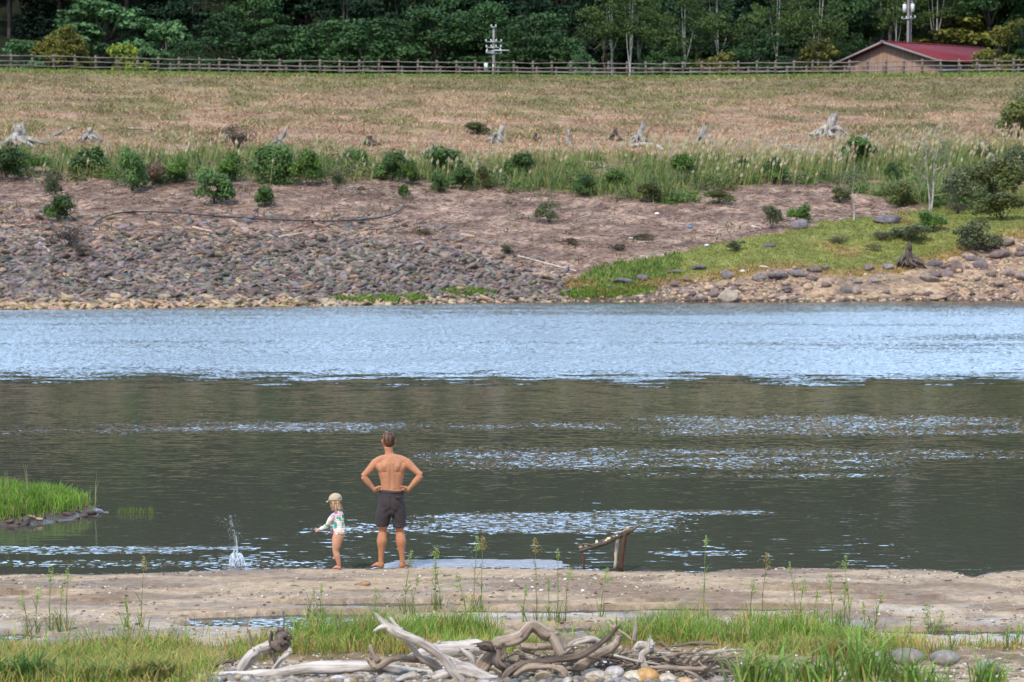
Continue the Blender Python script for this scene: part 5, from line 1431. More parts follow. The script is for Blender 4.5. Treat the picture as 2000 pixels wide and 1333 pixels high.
WD = [(276, 1225, 1095, 'rust', 'tall rusty-headed weed standing alone left of the water splash'), (55, 1240, 1170, 'thin', 'thin weed nearest the left edge of the photo'), (97, 1232, 1115, 'thin', 'thin tall weed third from the left edge'), (70, 1238, 1150, 'thin', 'short thin weed second from the left edge'), (117, 1235, 1152, 'spike', 'green weed with upright leaf fourth from the left'),
      (130, 1232, 1120, 'thin', 'slender weed just right of the green upright-leaved one'), (250, 1228, 1175, 'spike', 'short weed beside the tall rusty-headed one on its left'), (601, 1210, 1160, 'spike', 'short green weed right of the left puddle'),
      (626, 1205, 1150, 'spike', 'green weed below the child, left of the bent one'), (732, 1212, 1160, 'thin', 'thin weed under the clod on the sand'), (790, 1200, 1085, 'thin', 'weed rising in front of the right foot of the man'),
      (805, 1205, 1130, 'spike', 'bent green weed just right of the one before the man'), (851, 1190, 1075, 'wide', 'bushy-headed weed right of the man'), (862, 1195, 1110, 'thin', 'thin weed leaning beside the bushy-headed one'),
      (925, 1195, 1058, 'wide', 'left stem of the tall pair of weeds below the big ripple patch'), (940, 1196, 1056, 'rust', 'right stem of the tall pair of weeds below the big ripple patch'), (912, 1225, 1130, 'wide', 'soft wide-headed weed in front of the tall pair'),
      (1048, 1215, 1060, 'rust', 'tall rusty-topped weed at the centre over the pale sand bar'), (1090, 1215, 1080, 'spike', 'tall green weed right of the rusty-topped one'), (1022, 1215, 1150, 'spike', 'short leafy weed left of the rusty-topped one'),
      (1072, 1212, 1140, 'spike', 'short leafy weed between the two tall centre weeds'), (1104, 1214, 1115, 'thin', 'thin weed at the right of the tall green centre weed'), (1173, 1205, 1120, 'wide', 'small flat-headed weed below the driftwood rack'),
      (1374, 1205, 1052, 'spike', 'tall lone green weed right of the driftwood rack'), (1487, 1215, 1090, 'rust', 'rusty-headed weed between the lone green weed and the dark-leaved clump'), (1464, 1212, 1140, 'thin', 'short weed left of the second rusty-headed weed'),
      (1555, 1215, 1105, 'spike', 'green weed with arching leaf right of the second rusty-headed weed'), (1562, 1214, 1140, 'thin', 'thin weed touching the arching-leaved one'), (1590, 1220, 1160, 'spike', 'short weed left of the tall star-topped weed'),
      (1649, 1235, 1095, 'wide', 'tall star-topped weed in the right clump'), (1640, 1236, 1150, 'spike', 'weed with a narrow leaf left in the right clump'), (1660, 1235, 1140, 'spike', 'weed with a red base right in the right clump'), (1627, 1236, 1130, 'thin', 'thin weed at the left edge of the right clump'),
      (1710, 1228, 1165, 'spike', 'bent broad-leaved weed right of the right clump'), (1690, 1250, 1185, 'spike', 'broad blade weed just right of the star-topped weed'), (1812, 1238, 1190, 'thin', 'thin weed on the right puddle bank'), (1824, 1240, 1205, 'thin', 'smaller weed on the right puddle bank'),
      (1858, 1272, 1228, 'spike', 'short weed on the pale ground at the right'), (1965, 1268, 1238, 'spike', 'short tuft weed near the right edge'), (1985, 1262, 1235, 'spike', 'last tuft weed at the right edge of the photo')]
for a in WD: weed(*a, lean=rng.normal() * 8)

# leafy clumps in the right and left foreground
def clump(u, v, w, h, n, label, c1=(128, 160, 78), dpt=20.0, wd=.022):
    p = at(u, v, dpt); p[2] = min(p[2], nh1(p[0], p[1]) + .05); ppm = F / dpt
    r = rng; N = n
    base = np.stack([r.normal(size=N) * w / ppm * .28, r.normal(size=N) * w / ppm * .2, np.zeros(N)], 1)
    hh = h / ppm * (.5 + .6 * r.random(N))
    c = jitc(srgb(*c1), N, .3); y_ = r.random(N) < .18; c[y_] = jitc(srgb(160, 150, 88), y_.sum(), .2)
    V, Q, T, CC = blades(base, hh, wd * (.5 + .7 * r.random(N)), c, .75, None, .35)
    b = Buf(); b.add(V, Q, T, CC)
    o = b.build('grass_clump', M['grass'], loc=p); return tag(o, label, 'grass clump')
clump(1480, 1318, 110, 92, 150, 'large dark green grass clump at the bottom right beside the twig pile')
clump(1690, 1315, 150, 112, 170, 'tallest broad-leaved clump at the bottom right, with blades up to the puddle')
clump(1590, 1335, 120, 66, 150, 'low green clump between the two big clumps at the bottom right')
clump(1790, 1338, 120, 60, 130, 'low clump right of the tallest clump, in front of the grey stones')
clump(1930, 1338, 80, 66, 80, 'small clump near the bottom right corner')
clump(1648, 1250, 60, 55, 160, 'reddish-based tuft round the star-topped weed', (130, 110, 56), 22.6, .012)
clump(1785, 1262, 60, 36, 110, 'small tuft on the sand left of the right puddle', (120, 136, 60), 22.6, .01)
clump(1700, 1250, 60, 46, 120, 'arching tuft just right of the reddish-based one', (100, 138, 58), 22.4, .014)
clump(40, 1340, 150, 80, 340, 'coarse grass clump at the bottom left corner', (96, 128, 58))
clump(190, 1340, 130, 60, 260, 'low coarse grass clump at the bottom left, second from the corner', (108, 132, 60))
clump(300, 1325, 90, 50, 300, 'short yellowing clump left of the driftwood', (134, 136, 72), 20.0, .03)

# ================================================================== FOREGROUND DRIFTWOOD
DZ = 20.6
def drift(segs, mat, label, cat='driftwood', dpt=DZ, rough=.35, name='driftwood', sides=12, group=None):
    """segs: list of ([(u, v, dy)...], [r px ...])"""
    b = Buf(); o0 = at(segs[0][0][0][0], segs[0][0][0][1], dpt)
    for pts_, rr in segs:
        P = [at(q[0], q[1], dpt + (q[2] if len(q) > 2 else 0)) - o0 + rng.normal(size=3) * (0 if i_ in (0,) else .32) * rr[i_] / F * dpt for i_, q in enumerate(pts_)]
        add_tube(b, P, np.array(rr) * (.82 + .3 * rng.random(len(rr))) / F * dpt, sides, 7, rough=rough * 1.25)
        R0 = max(rr) / F * dpt
        if R0 > .018:      # splinters, stubs and knots
            for q in range(7):
                i0 = int(rng.integers(0, len(P))); c_ = P[i0]; d_ = rng.normal(size=3); d_[1] = -abs(d_[1]) * .5; d_ /= np.linalg.norm(d_)
                rl = rr[i0] / F * dpt
                add_tube(b, [c_ + d_ * rl * .5, c_ + d_ * rl * (1.25 + .5 * rng.random())], [rl * .38, rl * .10], 6, 2, rough=.5)
            for end, nx in ((0, 1), (-1, -2)):
                t_ = P[end] - P[nx]; t_ = t_ / (np.linalg.norm(t_) + 1e-9); re = rr[end] / F * dpt
                for q in range(5):
                    o_ = rng.normal(size=3) * re * .45
                    add_tube(b, [P[end] + o_ - t_ * re, P[end] + o_ + t_ * re * (.5 + 1.4 * rng.random())], [re * .35, re * .06], 5, 1)
    return tag(b.build(name, M[mat], smooth=True, loc=o0), label, cat, group)
drift([([(360, 1336), (410, 1327), (470, 1319), (545, 1320), (610, 1308), (666, 1304), (735, 1310), (817, 1311, .1), (880, 1318, .2)], [5, 8, 11, 11, 13, 13, 12, 11, 8])], 'pale_drift', 'long smooth bleached log lying across the bottom left of the pile', rough=.22)
drift([([(466, 1316), (482, 1290), (504, 1270), (528, 1262), (545, 1256)], [12, 11, 11, 12, 13])], 'pale_drift', 'pale upright root limb leaning right at the left of the pile', dpt=20.9)
drift([([(536, 1268), (545, 1250), (556, 1240), (566, 1246)], [10, 14, 11, 5]), ([(530, 1234), (531, 1262), (540, 1298)], [3, 4, 3]), ([(553, 1194), (555, 1215), (552, 1232)], [1.2, 1.4, 3]), ([(556, 1240), (548, 1228), (541, 1234)], [5, 4, 3])],
      'dark_drift', 'jagged dark broken end with a thin upright twig, topping the pale root limb', dpt=20.85, rough=.8)
drift([([(528, 1316), (545, 1294), (563, 1274), (567, 1270)], [6, 6, 6, 4])], 'pale_drift', 'short grey forked prong right of the jagged dark end', dpt=20.8)
drift([([(492, 1272), (488, 1250), (484, 1228)], [2.6, 2.2, 1.4])], 'grey_drift', 'thin bluish twig standing behind the pale root limb', dpt=21.1)
drift([([(733, 1199), (750, 1214), (770, 1230), (817, 1260), (859, 1285), (886, 1306), (905, 1336)], [2.5, 5, 9, 9, 9, 10, 10]), ([(762, 1207), (772, 1220), (784, 1234)], [2.4, 4, 6]), ([(731, 1232), (748, 1227), (775, 1232)], [2, 7, 6])],
      'pale_drift', 'long pale branch with a forked pointed tip rising over the pile', dpt=20.2, rough=.25)
drift([([(790, 1250), (805, 1268), (822, 1286), (850, 1304), (875, 1318)], [4, 5, 6, 6, 5])], 'grey_drift', 'grey branch running just under the forked pale branch', dpt=20.35)
drift([([(718, 1288), (738, 1297), (765, 1293), (800, 1288), (831, 1289), (848, 1298), (862, 1310)], [5, 8, 8, 7, 8, 9, 7]), ([(723, 1259), (728, 1274), (740, 1292)], [2.5, 5, 6])], 'grey_drift', 'brown branch with an upturned pale prong lying on the smooth log', dpt=20.4)
drift([([(812, 1284), (850, 1276), (890, 1270), (930, 1268), (962, 1262)], [12, 15, 15, 14, 10])], 'pale_drift', 'thick white log in the middle behind the forked branch', dpt=20.9, rough=.2)
drift([([(850, 1278), (884, 1292), (905, 1300), (925, 1308)], [5, 6, 6, 5]), ([(899, 1268), (916, 1282), (926, 1298), (920, 1310), (902, 1308), (890, 1298), (882, 1286)], [4, 5, 5, 5, 4, 4, 3])], 'pale_drift', 'pale root curling in a loop in front of the white log', dpt=20.5, sides=9)
drift([([(922, 1322), (935, 1300), (947, 1282), (968, 1264), (990, 1252), (1018, 1239), (1045, 1229), (1066, 1234), (1082, 1250), (1096, 1268), (1108, 1276)], [9, 13, 14, 14, 13, 12, 11, 12, 12, 11, 7])], 'grey_drift', 'big arched grey limb, the highest piece of the pile', dpt=20.4, rough=.3)
drift([([(978, 1272), (982, 1290), (992, 1312), (1000, 1325)], [12, 15, 12, 6]), ([(936, 1262), (950, 1264), (962, 1270)], [7, 9, 6])], 'dark_drift', 'dark knotted root stump under the left foot of the arched limb', dpt=20.3, rough=.5)
drift([([(984, 1338), (994, 1318), (1008, 1301), (1032, 1293), (1077, 1290), (1126, 1281), (1162, 1265), (1186, 1245), (1206, 1227)], [7, 8, 8, 7, 7, 7, 6, 5, 4])], 'dark_drift', 'long dark bent branch sweeping up to the right through the pile', dpt=20.15, rough=.2)
drift([([(1004, 1320), (1030, 1306), (1077, 1302), (1100, 1308), (1108, 1322), (1112, 1338)], [6, 7, 7, 7, 7, 6])], 'grey_drift', 'hooked grey-brown branch below the long dark bent one', dpt=20.1)
drift([([(1018, 1262), (1045, 1264), (1072, 1260), (1092, 1266)], [5, 6, 6, 5])], 'grey_drift', 'short branch seen through the opening of the arched limb', dpt=20.9)
drift([([(1108, 1276), (1120, 1262), (1140, 1253), (1160, 1252), (1180, 1258)], [4, 6, 7, 7, 5])], 'pale_drift', 'pale gnarled piece right of the arched limb', dpt=20.8, rough=.5)
drift([([(1122, 1308), (1140, 1296), (1165, 1284), (1190, 1270), (1206, 1250), (1210, 1240)], [8, 10, 11, 10, 8, 5])], 'grey_drift', 'thick broken grey branch under the upper end of the dark bent one', dpt=20.5, rough=.35)
drift([([(1258, 1304), (1258, 1280), (1262, 1262), (1268, 1246)], [8, 12, 13, 4]), ([(1262, 1264), (1248, 1262), (1240, 1268)], [8, 7, 4])], 'pale_drift', 'pale bulb-shaped wood chunk standing upright right of centre', dpt=20.5, rough=.3)
drift([([(1238, 1252), (1241, 1228), (1244, 1202)], [5, 4, 1.5])], 'grey_drift', 'slim grey splinter standing behind the bulb-shaped chunk', dpt=21.0)
drift([([(1310, 1263), (1345, 1258), (1375, 1256), (1402, 1259)], [2, 3.5, 3.5, 2])], 'dark_drift', 'dark thin stick lying level on the pale ground right of the pile', dpt=21.4)
drift([([(1274, 1270), (1310, 1276), (1346, 1287)], [4, 3.5, 3])], 'grey_drift', 'straight grey stick sloping down right of the bulb-shaped chunk', dpt=20.7)
drift([([(1270, 1303), (1330, 1304), (1386, 1307), (1440, 1314), (1475, 1326)], [4, 4.5, 5, 5, 4])], 'grey_drift', 'long level grey stick at the right end of the pile', dpt=20.3)
drift([([(1376, 1308), (1390, 1298), (1408, 1293), (1435, 1299), (1455, 1312), (1464, 1322)], [2.5, 4, 4, 3.5, 3, 2])], 'dark_drift', 'small arched dark twig over the long level stick', dpt=20.25)
drift([([(1337, 1310), (1358, 1320), (1380, 1336)], [3, 3, 3])], 'grey_drift', 'thin stick crossing down to the bottom edge right of centre', dpt=20.1)
drift([([(1278, 1262), (1292, 1256), (1310, 1272), (1314, 1284)], [2, 3.5, 3.5, 2])], 'grey_drift', 'short kinked stick right of the bulb-shaped chunk', dpt=20.8)
drift([([(1192, 1222), (1215, 1236), (1236, 1252)], [2, 2.5, 2])], 'tan_wood', 'thin tan stick behind the tip of the dark bent branch', dpt=21.0)
drift([([(812, 1318), (790, 1326), (760, 1338)], [6, 6, 5])], 'pale_drift', 'short pale stick pointing down to the bottom edge left of the forked branch', dpt=20.1)
drift([([(846, 1326), (900, 1318), (940, 1322), (975, 1332)], [12, 14, 12, 8])], 'pale_drift', 'pale flat log at the bottom edge under the forked branch', dpt=20.25)
drift([([(395, 1318), (420, 1304), (448, 1290), (455, 1300)], [4, 5, 4, 2])], 'dark_drift', 'small brown crooked twig left of the pale root limb', dpt=20.8)
drift([([(376, 1330), (404, 1318), (440, 1312), (462, 1308)], [3, 5, 5, 4])], 'grey_drift', 'brown rotten stick behind the left end of the smooth log', dpt=20.9)
for i in range(150):
    u = 1085 + 330 * rng.random() ** .9 if i % 5 < 3 else 860 + 330 * rng.random(); v = 1272 + 42 * rng.random(); 
    if u > 1290: v = max(v, 1284)
    a = rng.normal() * .55; l_ = 18 + 46 * rng.random(); sgn = 1 if rng.random() < .7 else -1
    q = (u + math.cos(a) * l_, v + math.sin(a) * l_ * .7 * sgn)
    if max(v, q[1]) > 1326 or min(v, q[1]) < 1262: continue
    r_ = 1.1 + 1.8 * rng.random(); dd = 20.45 + .45 * rng.random()
    drift([([(u, v), ((u + q[0]) / 2, (v + q[1]) / 2 + 3 * rng.normal()), q], [r_, r_ * .9, r_ * .5])], ['dark_drift', 'grey_drift', 'grey_drift', 'dark_drift'][i % 4],
          'thin broken twig in the tangle of the driftwood pile', 'twig', dd, .2, 'twig', 6, 'loose twigs in the driftwood pile')
for i in range(30):
    u = 900 + 480 * rng.random(); v = 1268 + 44 * rng.random(); a = rng.normal() * .5; l_ = 40 + 60 * rng.random()
    q1 = (u + math.cos(a) * l_ * .5, v + math.sin(a) * l_ * .4 - 4 * rng.random()); q2 = (u + math.cos(a) * l_, min(v + math.sin(a) * l_ * .6, 1330)); r_ = 2.2 + 2.2 * rng.random()
    if min(v, q2[1]) < 1256: continue
    drift([([(u, v), q1, q2], [r_, r_ * .85, r_ * .45]), ([q1, (q1[0] + 14, q1[1] - 12)], [r_ * .5, r_ * .2])], ['grey_drift', 'pale_drift', 'dark_drift'][i % 3],
          'slender forked stick jammed among the larger limbs of the driftwood pile', 'stick', 20.25 + .5 * rng.random(), .4, 'stick', 8, 'slender sticks in the driftwood pile')
b = Buf()
for i in range(500):
    u = 1080 + 360 * rng.random(); p = at(u, 1318, 20.5 + .7 * rng.random()); p[2] = nh1(p[0], p[1]) + .02 + .12 * rng.random(); a = rng.random() * 6.28; l_ = .04 + .12 * rng.random()
    add_tube(b, [p, p + (math.cos(a) * l_, math.sin(a) * l_ * .5, .08 * rng.normal())], [.004, .003], 4, 1)
tag(b.build('wood_litter', M['dark_drift']), 'fine dark wood litter under the driftwood pile', kind='stuff')
# stones at the front of the pile
ST = [(1162, 1322, 24, (190, 180, 164), 'cream rounded stone at the bottom edge, leftmost of the big row'), (1200, 1311, 17, (176, 170, 168), 'grey stone behind the cream one'), (1237, 1324, 22, (186, 176, 158), 'pale stone second in the bottom row'),
      (1264, 1318, 22, (186, 150, 102), 'ochre rounded stone at the bottom edge'), (1303, 1326, 18, (190, 178, 162), 'pale stone right of the ochre one'), (1337, 1332, 16, (190, 160, 132), 'peach stone right of the pale one'),
      (1463, 1332, 20, (172, 168, 176), 'grey-lilac stone at the right end of the bottom row'), (1128, 1330, 14, (196, 188, 180), 'small pale stone left of the cream one'), (1062, 1321, 16, (212, 188, 148), 'tan stone inside the hooked branch'),
      (1085, 1332, 12, (198, 192, 186), 'small grey-white stone at the foot of the hooked branch'), (318, 1331, 14, (160, 158, 156), 'small grey stone at the bottom left'), (660, 1328, 16, (206, 200, 194), 'pale stone under the smooth log on its left'),
      (745, 1331, 14, (198, 190, 184), 'pale stone under the smooth log at its middle'), (700, 1333, 12, (182, 176, 170), 'grey stone under the smooth log'), (1772, 1281, 30, (126, 120, 112), 'broad grey stone in the right foreground'), (1846, 1283, 26, (128, 124, 118), 'grey rounded stone right of the broad one'),
      (1713, 1284, 24, (134, 126, 116), 'half hidden grey stone left of the broad one'), (1930, 1302, 22, (160, 156, 150), 'grey stone near the bottom right corner'), (1365, 1330, 12, (168, 158, 152), 'small brown-grey stone under the twigs'),
      (1180, 1296, 14, (196, 194, 200), 'bluish white stone behind the bottom row'), (1405, 1330, 16, (150, 140, 134), 'brown-grey stone between the peach and lilac stones')]
for i, (u, v, r_, cc, lab) in enumerate(ST):
    dd = 20.3 if v > 1300 else 21.3; p = at(u, v + 3, dd)
    V0 = ICO3[0].copy(); s0 = r_ / F * dd
    V0 = V0 * (1 + .16 * (fbm(V0[:, 0] * 1.2 + i * 7, V0[:, 1] * 1.2 + V0[:, 2], 3)[:, None] - .5)) * (s0 * 1.15, s0, s0 * (.8 if v > 1300 else .6))
    o = link('stone', mesh_np('stone', V0, None, ICO3[1], np.tile(srgb(*cc), (len(V0), 1)), None, True), M['stone'], loc=p); tag(o, lab, 'stone')
n = 900   # the cobbles they sit among
u = 380 + 1100 * rng.random(n); dd = 19.9 + .9 * rng.random(n); x = (u - 1000) / F * dd; z = near_h(x, dd)
s = .02 + .035 * rng.random(n)
c = np.array([srgb(206, 200, 190), srgb(178, 166, 152), srgb(160, 156, 156), srgb(205, 182, 150)])[rng.integers(0, 4, n)] * (.35 + .35 * rng.random((n, 1)))  # palette darkened to stand for the shaded gaps under the logs
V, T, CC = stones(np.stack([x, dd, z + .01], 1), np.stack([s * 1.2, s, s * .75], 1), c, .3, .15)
tag(link('foreshore_cobbles', mesh_np('foreshore_cobbles', V, None, T, CC), M['stone']), 'pale cobbles coloured darker for the shade under the driftwood pile', kind='stuff')

# ================================================================== DRIFTWOOD RACK at the water's edge
e = empty('driftwood_rack', hit(1205, 1113, near_h, 20, 40)); D0 = 29.35
def rk(pts_, rr, mat, nm, dy=0):
    P = [at(a, b_, D0 + dy) - np.array(e.location) for a, b_ in pts_]
    return add_tube(Buf(), P, np.array(rr) / F * D0, 10, 4, rough=.3).build(nm, M[mat], e, smooth=True)
M['rack_wood'] = mat_wood('old_dark_branch_wood', (.035, .026, .02), (.15, .12, .095), 3, 40, .85, .006)
M['red_wood'] = mat_wood('wet_red_brown_wood', (.04, .02, .012), (.17, .08, .05), 2, 30, .6, .004)
rk([(1132, 1076), (1150, 1070), (1185, 1060), (1205, 1050), (1230, 1039), (1245, 1029), (1252, 1026)], [3, 5, 4.5, 3.5, 3.5, 2.5, 1.5], 'rack_wood', 'beam')
rk([(1170, 1058), (1190, 1051), (1208, 1044)], [1.2, 2.2, 1.6], 'dark_drift', 'side_branch', .05)
rk([(1210, 1042), (1222, 1035), (1230, 1033)], [1, 1.3, 1], 'tan_wood', 'side_branch', -.03)
rk([(1136, 1076), (1139, 1092), (1141, 1112)], [1.8, 2.2, 2.2], 'red_wood', 'leg')
rk([(1207, 1047), (1204, 1075), (1201, 1110)], [3, 3.2, 2.6], 'tan_wood', 'leg', .1)
rk([(1222, 1038), (1218, 1070), (1212, 1116)], [3.2, 4, 4.4], 'red_wood', 'leg', -.08)
rk([(1217, 1101), (1221, 1102)], [1.6, .6], 'red_wood', 'knot', -.1)
tag(e, 'propped driftwood rack with three legs and a slanting beam at the water edge', 'rack')
for i, (u, v, w, h, cc, lab) in enumerate([(1134, 1068, 9, 6, (206, 186, 150), 'cream shell-like stone at the low end of the rack beam'), (1145, 1065.5, 8, 6, (220, 200, 172), 'pale pink stone second from the low end of the rack beam'),
        (1165.5, 1058.5, 6, 8, (224, 216, 200), 'upright white stone on the rack beam'), (1179.5, 1058, 4, 4, (222, 216, 206), 'tiny white stone on the rack beam'), (1184, 1056, 6, 6, (206, 198, 178), 'grey-cream stone mid rack beam'),
        (1189, 1052, 9, 6, (222, 206, 166), 'yellowish stone mid rack beam'), (1199.5, 1048.5, 4, 4, (196, 176, 140), 'small tan stone by the middle leg top'), (1205, 1046.5, 5, 4, (226, 206, 172), 'small cream stone on top of the middle leg'),
        (1223.5, 1035.5, 8, 6, (206, 196, 150), 'larger cream stone on top of the tall leg'), (1225.5, 1030.5, 4.5, 5, (200, 176, 136), 'small stone balanced on the larger one over the tall leg')]):
    r_ = D0 / F; V0 = ICO2[0] * (w / 2 * r_, w / 2 * r_ * .9, h / 2 * r_) * (1 + .2 * (rng.random((len(ICO2[0]), 1)) - .5))
    tag(link('stone', mesh_np('stone', V0, None, ICO2[1], np.tile(srgb(*cc), (len(V0), 1)), None, True), M['stone'], loc=at(u, v + .5, D0)), lab, 'stone')
b = Buf(); o0 = at(1140, 1064, D0)
for (a, c_) in [((1126, 1065.5), (1139, 1064.5)), ((1138, 1063), (1157, 1066)), ((1150, 1064), (1158, 1068))]:
    add_tube(b, [at(*a, D0 - .03) - o0, at((a[0] + c_[0]) / 2, (a[1] + c_[1]) / 2 - 1, D0 - .03) - o0, at(*c_, D0 - .03) - o0], [.006, .013, .005], 6, 2, rough=.2)
tag(b.build('bark_piece', M['dark_drift'], loc=o0), 'dark curled bark lying over the stones at the low end of the rack', 'bark')

# ================================================================== SPLASH
sp, nt, bs = new_mat('splashing_water')
bs.inputs['Base Color'].default_value = (.86, .90, .95, 1); bs.inputs['Roughness'].default_value = .12; bs.inputs['IOR'].default_value = 1.333; bs.inputs['Transmission Weight'].default_value = .55
_tr = nt.nodes.new('ShaderNodeBsdfTransparent'); _mx = nt.nodes.new('ShaderNodeMixShader'); _mx.inputs[0].default_value = .35
nt.links.new(bs.outputs[0], _mx.inputs[1]); nt.links.new(_tr.outputs[0], _mx.inputs[2]); nt.links.new(_mx.outputs[0], nt.nodes['Material Output'].inputs['Surface'])
M['splash'] = sp
D1 = 29.75; s_ = D1 / F
cx0, cy0 = at(464, 1112, D1)[0], D1
e = empty('water_splash', (cx0, cy0, 0.0))
b = Buf(); r = np.random.default_rng(12)
Hs, Rs = 25 * s_, 15 * s_
for k in range(42):
    a = r.random() * 6.28; P = []
    for t_ in np.linspace(0, 1, 6):
        rad = Rs * (1 - .55 * t_ ** 2.6) * (1 + .06 * r.normal()); tw = a + .25 * t_ * r.normal()
        P.append((math.cos(tw) * rad - .02 * t_, math.sin(tw) * rad, Hs * t_ * (1 + .03 * r.normal())))
    add_tube(b, P, np.array([2.4, 1.6, 1.1, 1.3, 1.1, .5]) * s_ * (.45 + .6 * r.random()), 6, 2)
V, F2 = ICO3[0].copy(), ICO3[1]
V[:, 2] = np.maximum(V[:, 2], 0); V = V * (Rs * .93, Rs * .93, Hs * .97) * (1 + .12 * (fbm(V[:, 0] * 6, V[:, 1] * 6 + V[:, 2] * 3, 3)[:, None] - .5)); V[:, :2] *= (1 - .45 * (V[:, 2:3] / Hs) ** 2)
rr_ = np.random.default_rng(3); keep = rr_.random(len(F2)) < .4
b.add(V, None, F2[keep], None)
b.build('crown', sp, e, smooth=True)
b = Buf()
add_tube(b, [(-.01, 0, Hs * .85), (.0, 0, Hs * 1.15), (-.008, 0, Hs * 1.5), (-.01, 0, Hs * 1.9), (-.02, 0, Hs * 2.4)], np.array([4, 2.6, 1.8, 1.4, .7]) * s_, 8, 4, rough=.5)
add_tube(b, [(-.06, 0, Hs * .9), (-.05, 0, Hs * 1.1), (-.03, 0, Hs * 1.25)], np.array([1.5, 1.6, .6]) * s_, 6, 3, rough=.5)
b.build('jet', sp, e, smooth=True)
b = Buf(); n = 420
t_ = r.random(n) ** .8; hgt = Hs * (1.1 + 2.9 * t_); xx = -.02 - .12 * t_ ** 1.5 * (.5 + r.random(n)) + r.normal(size=n) * (.03 + .05 * t_); yy = r.normal(size=n) * .05
core = r.random(n) < .45; xx[core] = -.01 - .09 * t_[core] ** 1.5 + r.normal(size=core.sum()) * .010
ss = s_ * (.22 + .55 * r.random(n) ** 3)
for i in range(n):
    V0 = ICO_V * ss[i] * (.8, .8, 1.5) + (xx[i], yy[i], hgt[i]); b.add(V0, None, ICO_F)
o = b.build('droplets', sp, e, smooth=True); tag(o, kind='stuff')
tag(e, 'splash of water thrown up by a stone at the edge of the lake', 'splash')
# ================================================================== PEOPLE
def remeshed(b, name, mat, parent, voxel=.006, smooth_it=3, fac=.5, edit=None, colr=None):
    o = b.build(name + '_src', None)
    rm = o.modifiers.new('r', 'REMESH'); rm.mode = 'VOXEL'; rm.voxel_size = voxel; rm.use_smooth_shade = True
    sm = o.modifiers.new('s', 'SMOOTH'); sm.factor = fac; sm.iterations = smooth_it
    dg = bpy.context.evaluated_depsgraph_get()
    me = bpy.data.meshes.new_from_object(o.evaluated_get(dg))
    src = o.data; bpy.data.objects.remove(o); bpy.data.meshes.remove(src)
    me.name = name; me.materials.clear(); me.materials.append(mat)
    n = len(me.vertices); V = np.zeros(n * 3); me.vertices.foreach_get('co', V); V = V.reshape(-1, 3)
    if edit is not None:
        N = np.zeros(n * 3); me.vertices.foreach_get('normal', N); V = edit(V, N.reshape(-1, 3)); me.vertices.foreach_set('co', V.ravel())
    if colr is not None:
        c = np.ones((n, 4)); c[:, :3] = colr(V)
        a = me.color_attributes.new('Col', 'FLOAT_COLOR', 'POINT'); a.data.foreach_set('color', c.ravel())
    me.polygons.foreach_set('use_smooth', np.ones(len(me.polygons), bool)); me.update()
    return link(name, me, None, parent)

def skin_mat(name):
    m, nt, b_ = new_mat(name)
    a = nt.nodes.new('ShaderNodeAttribute'); a.attribute_name = 'Col'
    n = noise(nt, 30.0, 4, objcoord(nt))
    nt.links.new(mul_col(nt, a.outputs['Color'], rng_n(nt, n.outputs['Fac'], .3, .7, .88, 1.12, False)), b_.inputs['Base Color'])
    b_.inputs['Roughness'].default_value = .68; b_.inputs['Specular IOR Level'].default_value = .22
    b_.inputs['Subsurface Weight'].default_value = .0; b_.inputs['Subsurface Radius'].default_value = (.02, .008, .004); b_.inputs['Subsurface Scale'].default_value = .5
    return m
M['skin'] = skin_mat('skin')
def G(V, c, s): return np.exp(-(((V - np.array(c)) / np.array(s)) ** 2).sum(1))

def hand(b, wrist, palm_dir, side, back, curl, L_=.10, s=1.0, spread=.12):
    """palm, four unequal bent fingers and a thumb from the side of the palm. palm_dir: towards fingers; side: towards thumb; back: normal of the back of the hand"""
    w, d, t_, n_ = [np.array(q, float) for q in (wrist, palm_dir, side, back)]
    d /= np.linalg.norm(d); t_ = t_ - d * t_.dot(d); t_ /= np.linalg.norm(t_); n_ = np.cross(d, t_) * np.sign(np.dot(np.cross(d, t_), n_) or 1)
    add_tube(b, [w, w + d * L_ * .45 * s, w + d * L_ * .95 * s], [(.036 * s, .018 * s), (.042 * s, .017 * s), (.038 * s, .013 * s)], 10, 3, up=n_)
    lens = [.072, .080, .074, .058]
    for k in range(4):
        off = t_ * (.030 - .020 * k) * s; p = w + d * L_ * .9 * s + off; q = d + t_ * spread * (1.5 - k) * .5
        P = [p]
        for j, fr in enumerate((.45, .3, .25)):
            q = q - n_ * curl[j]; q /= np.linalg.norm(q); p = p + q * lens[k] * fr * s; P.append(p)
        add_tube(b, P, np.array([.0098, .009, .008, .0068]) * s, 8, 3)
    return w, d, t_, n_

